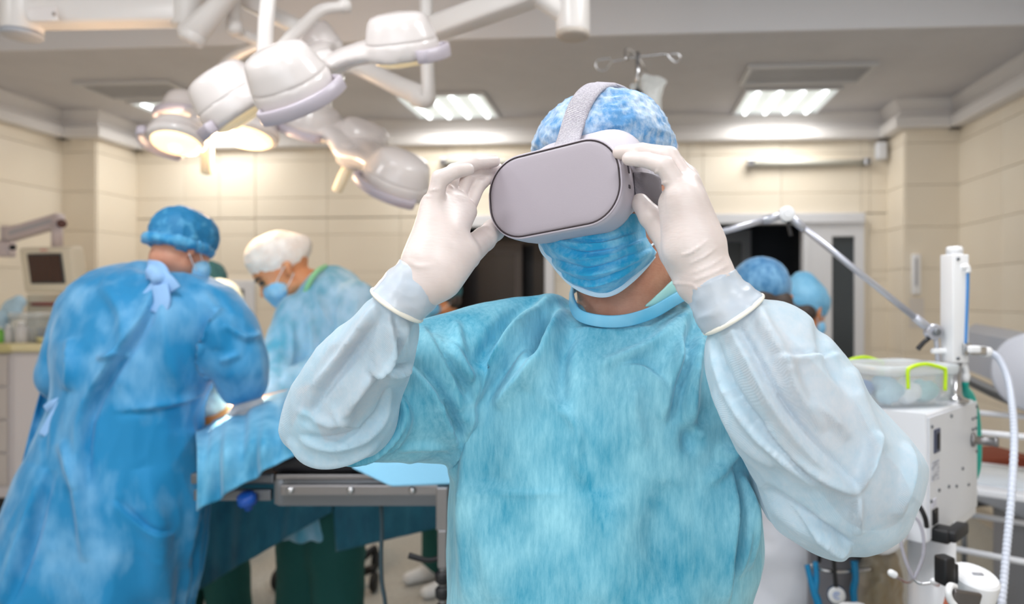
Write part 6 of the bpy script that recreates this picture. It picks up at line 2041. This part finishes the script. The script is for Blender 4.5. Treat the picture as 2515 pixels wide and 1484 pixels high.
# couch and trolley against the right wall
ex = thing('examination_couch', 'grey padded examination couch with raised cylinder bolster by the right wall', 'couch', np.array([P(2480, 0, 2.9)[0], 3.2, 0]))
M_VINYL = mat('grey_vinyl', S(176, 180, 190), .45)
c0, c1, c2, c3 = P(2366, 812, 3.3), P(2560, 850, 2.7), P(2560, 985, 2.65), P(2366, 905, 3.25)
g_ = rings([np.array([c0, c1, c2, c3]) + np.array([0, 0, 0]), np.array([c0, c1, c2, c3]) + np.array([.25, .35, .02])])
mk('back_rest', g_, M_VINYL, ex, smooth=False)
mk('bolster', lathe([(.125, 0), (.137, .01), (.14, .04), (.14, .5), (.125, .52)], P(2540, 915, 2.45), nrm((.55, .6, -.05)), 36), mat('pale_vinyl', S(192, 195, 205), .45), ex)
mk('frame_rail', join(tube([P(2360, 925, 3.2), P(2450, 968, 2.8), P(2560, 1010, 2.4)], .022, 10), tube([P(2370, 1000, 3.1), P(2390, 1060, 3.1)], .014, 10)), M_STEEL_D, ex)
mk('seat_pad', box(np.array([P(2470, 0, 3.1)[0] + .25, 3.15, .62]), (.55, .75, .09), rot=.2, bev=.02), M_VINYL, ex)
mk('pedestal', box(np.array([P(2470, 0, 3.1)[0] + .25, 3.15, .3]), (.3, .4, .6), rot=.2, bev=.02), M_GREY_P, ex)
tr_ = thing('supply_trolley', 'white tube-frame trolley with a shelf and black casters at the right edge', 'trolley', np.array([P(2470, 0, 2.45)[0], 2.5, 0]))
za = P(0, 1206, 2.3)[2]
s0 = P(2440, 1235, 2.25)
xA, xB, yA, yB = P(2508, 0, 2.15)[0] - .36, P(2508, 0, 2.15)[0], 2.15, 2.75
axt = np.array([[.80, -.60, 0], [.60, .80, 0], [0, 0, 1]])
cT = np.array([P(2478, 0, 2.5)[0], 2.5, 0])


def tbx(dx, dy, z, sx, sy, sz, bev=.004):
    return box(cT + axt[0] * dx + axt[1] * dy + np.array([0, 0, z]), (sx, sy, sz), bev=bev, axes=axt)


mk('shelf', tbx(0, 0, .86, .46, .46, .022, .006), M_WHITE, tr_, smooth=False)
mk('shelf', tbx(0, 0, .30, .46, .46, .022, .006), M_WHITE, tr_, smooth=False)
for sx in (-1, 1):
    for sy in (-1, 1):
        p = cT + axt[0] * sx * .23 + axt[1] * sy * .23
        lg = mk('leg', cyl(np.r_[p[:2], .07], np.r_[p[:2], 1.08], .014, n=14), M_WHITE, tr_)
        mk('caster', cyl(np.r_[p[:2], .036] - axt[0] * .012, np.r_[p[:2], .036] + axt[0] * .012, .035, n=16, bev=.005), M_BLACK, lg)
for z in (1.06, .66):
    for sy in (-1, 1):
        mk('cross_bar', cyl(cT + axt[0] * -.23 + axt[1] * sy * .23 + [0, 0, z], cT + axt[0] * .23 + axt[1] * sy * .23 + [0, 0, z], .010), M_WHITE, tr_)
tag(mk('glass_tray', tbx(-.05, .0, .874, .30, .32, .008, .003), mat('frosted_tray', S(214, 222, 230), .2)), 'frosted flat tray lying on the white trolley shelf', 'tray')
for k, (x_, y_, d_, w_, h_, c, lab) in enumerate(((2430, 1128, 3.6, .30, .07, S(150, 70, 48), 'flat rust-red box on the low rack behind the teal bag'), (2440, 1160, 3.6, .34, .06, S(84, 66, 54), 'dark brown box under the rust-red one behind the teal bag'), (2432, 1188, 3.6, .36, .05, S(110, 92, 72), 'tan brown box lowest of the dark pile behind the teal bag'))):
    tag(mk('carton', box(P(x_, y_, d_), (w_, .3, h_), rot=.15, bev=.006), mat('carton_%d' % k, c, .7)), lab, 'carton', 'cartons by the right wall')
zr = P(0, 1188, 3.6)[2] - .027
rk = thing('low_rack', 'low dark rack holding the cartons near the right wall', 'rack', np.array([P(2435, 0, 3.6)[0], 3.6, 0]))
mk('top', box(np.array([P(2435, 0, 3.6)[0], 3.6, zr - .012]), (.5, .4, .022), rot=.15), M_STEEL_D, rk, smooth=False)
for sx in (-.23, .23):
    for sy in (-.17, .17):
        mk('leg', cyl((P(2435, 0, 3.6)[0] + sx, 3.6 + sy, 0), (P(2435, 0, 3.6)[0] + sx, 3.6 + sy, zr - .02), .012), M_STEEL_D, rk)
# dispenser and notices on the pillar
def on_pillar(px, py):
    t_ = (px - CX) / FPX
    Y = 5.27
    X = Y * (t_ * CT - ST) / (t_ * ST + CT)
    d_ = Y / (t_ * ST + CT)
    return np.array([X, Y, EYE + (CY - py) / FPX * d_])


XP = 1.99


def on_pside(py, y):
    d_ = y * CT - XP * ST
    return np.array([XP, y, EYE + (CY - py) / FPX * d_])


a_, b_ = on_pside(628, 5.40), on_pside(724, 5.40)
ds = thing('wall_dispenser', 'narrow white dispenser on the pillar right of the doorway', 'dispenser', (2.06, 5.2, b_[2]), cf=False)
mk('case', box2((2.03, 5.215, b_[2]), (2.085, 5.259, a_[2]), .008), M_WHITE_P, ds, cf=False)
mk('grille_strip', box2((2.043, 5.212, b_[2] + .06), (2.058, 5.216, a_[2] - .03)), M_GREY_P, ds, cf=False, smooth=False)
for k, (py0, py1, lab) in enumerate(((732, 790, 'white paper notice on the pillar just below the dispenser'), (792, 805, 'narrow paper strip below the upper notice on the pillar'))):
    a_, b_ = on_pillar(2250, py0), on_pillar(2250, py1)
    tag(mk('paper_notice', box2((2.02, 5.255, b_[2]), (2.12, 5.2595, a_[2])), mat('paper', S(214, 208, 202), .7), cf=False, smooth=False), lab, 'notice', 'papers on the pillar')

# ------------------------------------------------------------------ left: monitor on its arm, workstation, things on it
M_BEIGE = mat('beige_monitor_case', S(216, 208, 190), .5)
M_ARMB = mat('mauve_grey_arm', S(190, 178, 180), .4)
mo = thing('monitor', 'beige patient monitor with a dark screen hanging from a jointed wall arm', 'monitor', P(132, 715, 4.35))
mc = P(132, 662, 4.35)
mx = nrm((.97, -.25, 0))
my = np.cross((0, 0, 1), mx)
ty = math.radians(8)
my2 = nrm(my * math.cos(ty) + np.array([0, 0, 1]) * math.sin(ty))
mz = np.cross(mx, my2)
MX = np.array([mx, my2, mz])
mk('case', box(mc, (.40, .09, .275), bev=.018, axes=MX), M_BEIGE, mo)
mk('bezel', box(mc - my2 * .046 + mz * .01, (.265, .008, .185), bev=.003, axes=MX), mat('dark_bezel', S(60, 72, 78), .5), mo, smooth=False)
scn = mk('screen', box(mc - my2 * .050 + mz * .01, (.245, .005, .165), axes=MX), mat('dark_brown_screen', S(58, 30, 24), .15), mo, smooth=False, label='dark brown unlit screen')
mk('red_mark', box(mc - my2 * .0465 + mz * .122 + mx * .0, (.05, .004, .012), axes=MX), mat('faded_red_print', S(206, 150, 140), .6), mo, smooth=False)
hp0, hp1 = P(140, 612, 4.37), P(140, 545, 4.37)
mk('drop_tube', cyl(hp0, hp1, .030, n=20), M_ARMB, mo)
mk('swivel', lathe([(.045, 0), (.05, .01), (.045, .02)], hp0 + [0, 0, -.015], (0, 0, 1), 20), M_ARMB, mo)
p0, p1 = P(22, 578, 4.45), P(152, 540, 4.40)
u_ = nrm(p1 - p0)
v_ = nrm(np.cross((0, 0, 1), u_))
w_ = np.cross(u_, v_)
mk('upper_arm', box((p0 + p1) / 2, (np.linalg.norm(p1 - p0), .07, .085), bev=.014, axes=[u_, v_, w_]), M_ARMB, mo)
mk('arm_groove', box((p0 + p1) / 2 - v_ * .036 * np.sign(v_[1]), (np.linalg.norm(p1 - p0) * .8, .004, .02), axes=[u_, v_, w_]), M_GREY_P, mo, smooth=False)
mk('pivot_knob', lathe([(.012, 0), (.026, .006), (.026, .02), (.014, .026)], P(153, 550, 4.34), (.5, -1, 0), 18), mat('brown_knob', S(86, 50, 44), .5), mo, label='brown pivot knob')
mk('wall_joint', box(P(10, 612, 4.5), (.10, .09, .10), rot=.2, bev=.014), M_ARMB, mo)
mk('joint_post', cyl(P(16, 592, 4.48), P(16, 556, 4.48), .03), M_ARMB, mo)
mk('pivot_knob', lathe([(.010, 0), (.018, .004), (.018, .015)], P(30, 608, 4.42), (.8, -.6, 0), 16), M_BLACK, mo)
wj = P(10, 612, 4.5)
wr_ = to_room(wj)
inv = lambda r: np.array([r[0] * CT + r[1] * ST, -r[0] * ST + r[1] * CT, r[2]])
mk('wall_arm', box((wj + inv(np.array([XL + .01, wr_[1], wr_[2]]))) / 2, (np.linalg.norm(wj - inv(np.array([XL + .01, wr_[1], wr_[2]]))), .07, .07), bev=.01, axes=[nrm(inv(np.array([1.0, 0, 0]))), nrm(inv(np.array([0, 1.0, 0]))), [0, 0, 1]]), M_ARMB, mo)

ws = thing('anaesthesia_workstation', 'white drawer workstation with a cream top and red rail at the left edge', 'workstation', np.array([P(20, 0, 4.5)[0], 4.45, 0]))
x0, x1 = P(-170, 0, 4.3)[0], P(118, 0, 4.3)[0]
ztop = P(0, 846, 4.3)[2]
M_WSG = mat('workstation_enamel', S(196, 192, 196), .45)
mk('carcass', box2((x0, 4.3, .30), (x1, 4.75, ztop - .04), .006), M_WSG, ws, smooth=False)
mk('worktop', box2((x0 - .02, 4.27, ztop - .045), (x1 + .04, 4.78, ztop), .014), mat('cream_worktop', S(218, 208, 168), .4), ws)
mk('worktop_end', box2((P(0, 0, 4.27)[0] - .2, 4.255, ztop - .05), (P(26, 0, 4.27)[0], 4.40, ztop + .004), .014), mat('olive_worktop_edge', S(190, 180, 130), .45), ws)
xd = P(22, 0, 4.3)[0]
for k in range(4):
    zz = ztop - .06 - k * .2
    dr = mk('drawer', box2((x0 + .02, 4.285, zz - .19), (xd, 4.302, zz), .006), mat('drawer_front', S(186, 180, 178), .45), ws, smooth=False)
    mk('handle', box2((x0 + .25, 4.272, zz - .07), (xd - .15, 4.286, zz - .05), .005), M_GREY_P, dr, smooth=False)
mk('side_door', box2((xd + .04, 4.286, .34), (x1 - .01, 4.302, ztop - .07), .006), mat('door_enamel', S(206, 202, 206), .45), ws, smooth=False)
mk('plinth', box2((x0 + .02, 4.32, .14), (x1 - .02, 4.73, .30), .006), M_BLACK, ws, smooth=False)
for x_ in (x0 + .08, x1 - .08):
    for y_ in (4.38, 4.68):
        mk('caster', cyl((x_ - .02, y_, .07), (x_ + .02, y_, .07), .07, n=18, bev=.01), M_BLACK, ws)
zh0, zh1 = ztop, P(0, 722, 4.6)[2]
mk('hutch', box2((P(58, 0, 4.6)[0], 4.62, zh0), (P(195, 0, 4.6)[0], 4.76, zh1), .012), M_BEIGE, ws)
mk('hutch_post', box2((P(150, 0, 4.6)[0], 4.66, .14), (P(190, 0, 4.6)[0], 4.74, zh0), .006), M_WSG, ws)
mk('red_rail', cyl(P(78, 747, 4.57), P(190, 747, 4.57), .011, n=14), mat('dark_red_rail', S(138, 40, 48), .45), ws, label='dark red rail')
for x_ in (92, 180):
    mk('rail_bracket', cyl(P(x_, 747, 4.57), P(x_, 747, 4.63), .008, n=10), M_GREY_P, ws)

# things lying on the workstation
def jar_like(name, px, py, d, r, h, m_, lab, cat, lidm=None, group=None):
    c = P(px, py, d)
    c[2] = ztop
    t = thing(name, lab, cat, c, group)
    mk('body', lathe([(r * .92, 0), (r, .008), (r, h * .8), (r * .55, h * .93), (r * .5, h)], c, (0, 0, 1), 24), m_, t)
    mk('cap', lathe([(r * .56, 0), (r * .56, h * .14), (r * .5, h * .16)], c + [0, 0, h - .002], (0, 0, 1), 18), lidm or M_WHITE_P, t)
    return t


jar_like('bottle', 52, 840, 4.42, .035, .12, mat('cloudy_bottle', S(214, 214, 218), .25, alpha=.75), 'cloudy plastic bottle left in front of the clear bin on the workstation', 'bottle', group='bottles on the workstation')
jar_like('bottle', 22, 840, 4.45, .030, .10, mat('cloudy_bottle', S(214, 214, 218), .25), 'short cloudy bottle at the left photo edge on the workstation', 'bottle', group='bottles on the workstation')
jar_like('bottle', -2, 840, 4.42, .028, .09, mat('green_bottle', S(108, 180, 70), .4), 'bright green bottle just at the left edge of the worktop', 'bottle', group='bottles on the workstation')
bn = thing('clear_bin', 'clear plastic bin of small supplies on the cream worktop', 'bin', np.r_[P(75, 0, 4.5)[:2], ztop])
bcx, bcy = P(75, 0, 4.5)[0], 4.5
g1 = rrect(.19, .14, .02, 5)
mk('tub', rings([np.array([[bcx + a * k, bcy + b * k, ztop + z] for a, b in g1]) for k, z in ((.9, .001), (1, .16), (.96, .16), (.87, .006))]), M_CLEAR, bn)
mk('lid', rings([np.array([[bcx + a * k, bcy + b * k, ztop + z] for a, b in g1]) for k, z in ((1.03, .158), (1.04, .185), (.98, .19), (.9, .19))]), M_CLEARLID, bn)
for k, (dx, dy, c, lab) in enumerate(((-.05, -.02, S(120, 124, 132), 'grey ampoule pack left inside the clear bin'), (.02, -.03, S(150, 148, 150), 'pale grey ampoule pack in the middle of the clear bin'), (.055, .02, S(84, 100, 136), 'navy ampoule pack right inside the clear bin'))):
    tag(mk('ampoule_pack', box((bcx + dx, bcy + dy, ztop + .05), (.045, .05, .085), rot=.3 * k, bev=.006), mat('pack_%d' % k, c, .5)), lab, 'pack', 'packs in the clear bin')
tag(mk('blue_cloth', crumple(implicit(limb((np.r_[P(5, 0, 4.52)[:2], ztop + .14], .04), (P(28, 752, 4.52), .03), (P(45, 742, 4.52), .03), (P(36, 770, 4.5), .028)) + limb((np.r_[P(-5, 0, 4.52)[:2], ztop + .03], .05), (np.r_[P(5, 0, 4.52)[:2], ztop + .14], .04)), .009, .02), .008, 22, .004, 50), mat('pale_blue_cloth', S(172, 202, 222), .7)), 'crumpled pale blue cloth heaped on the workstation at the left edge', 'cloth')
tag(mk('yellow_dish', lathe([(.03, 0), (.05, .02), (.055, .035), (.05, .035), (.035, .01)], np.r_[P(115, 0, 4.42)[:2], ztop], (0, 0, 1), 24), mat('yellow_green_dish', S(206, 200, 150), .5)), 'shallow yellowish dish right of the clear bin on the worktop', 'dish')
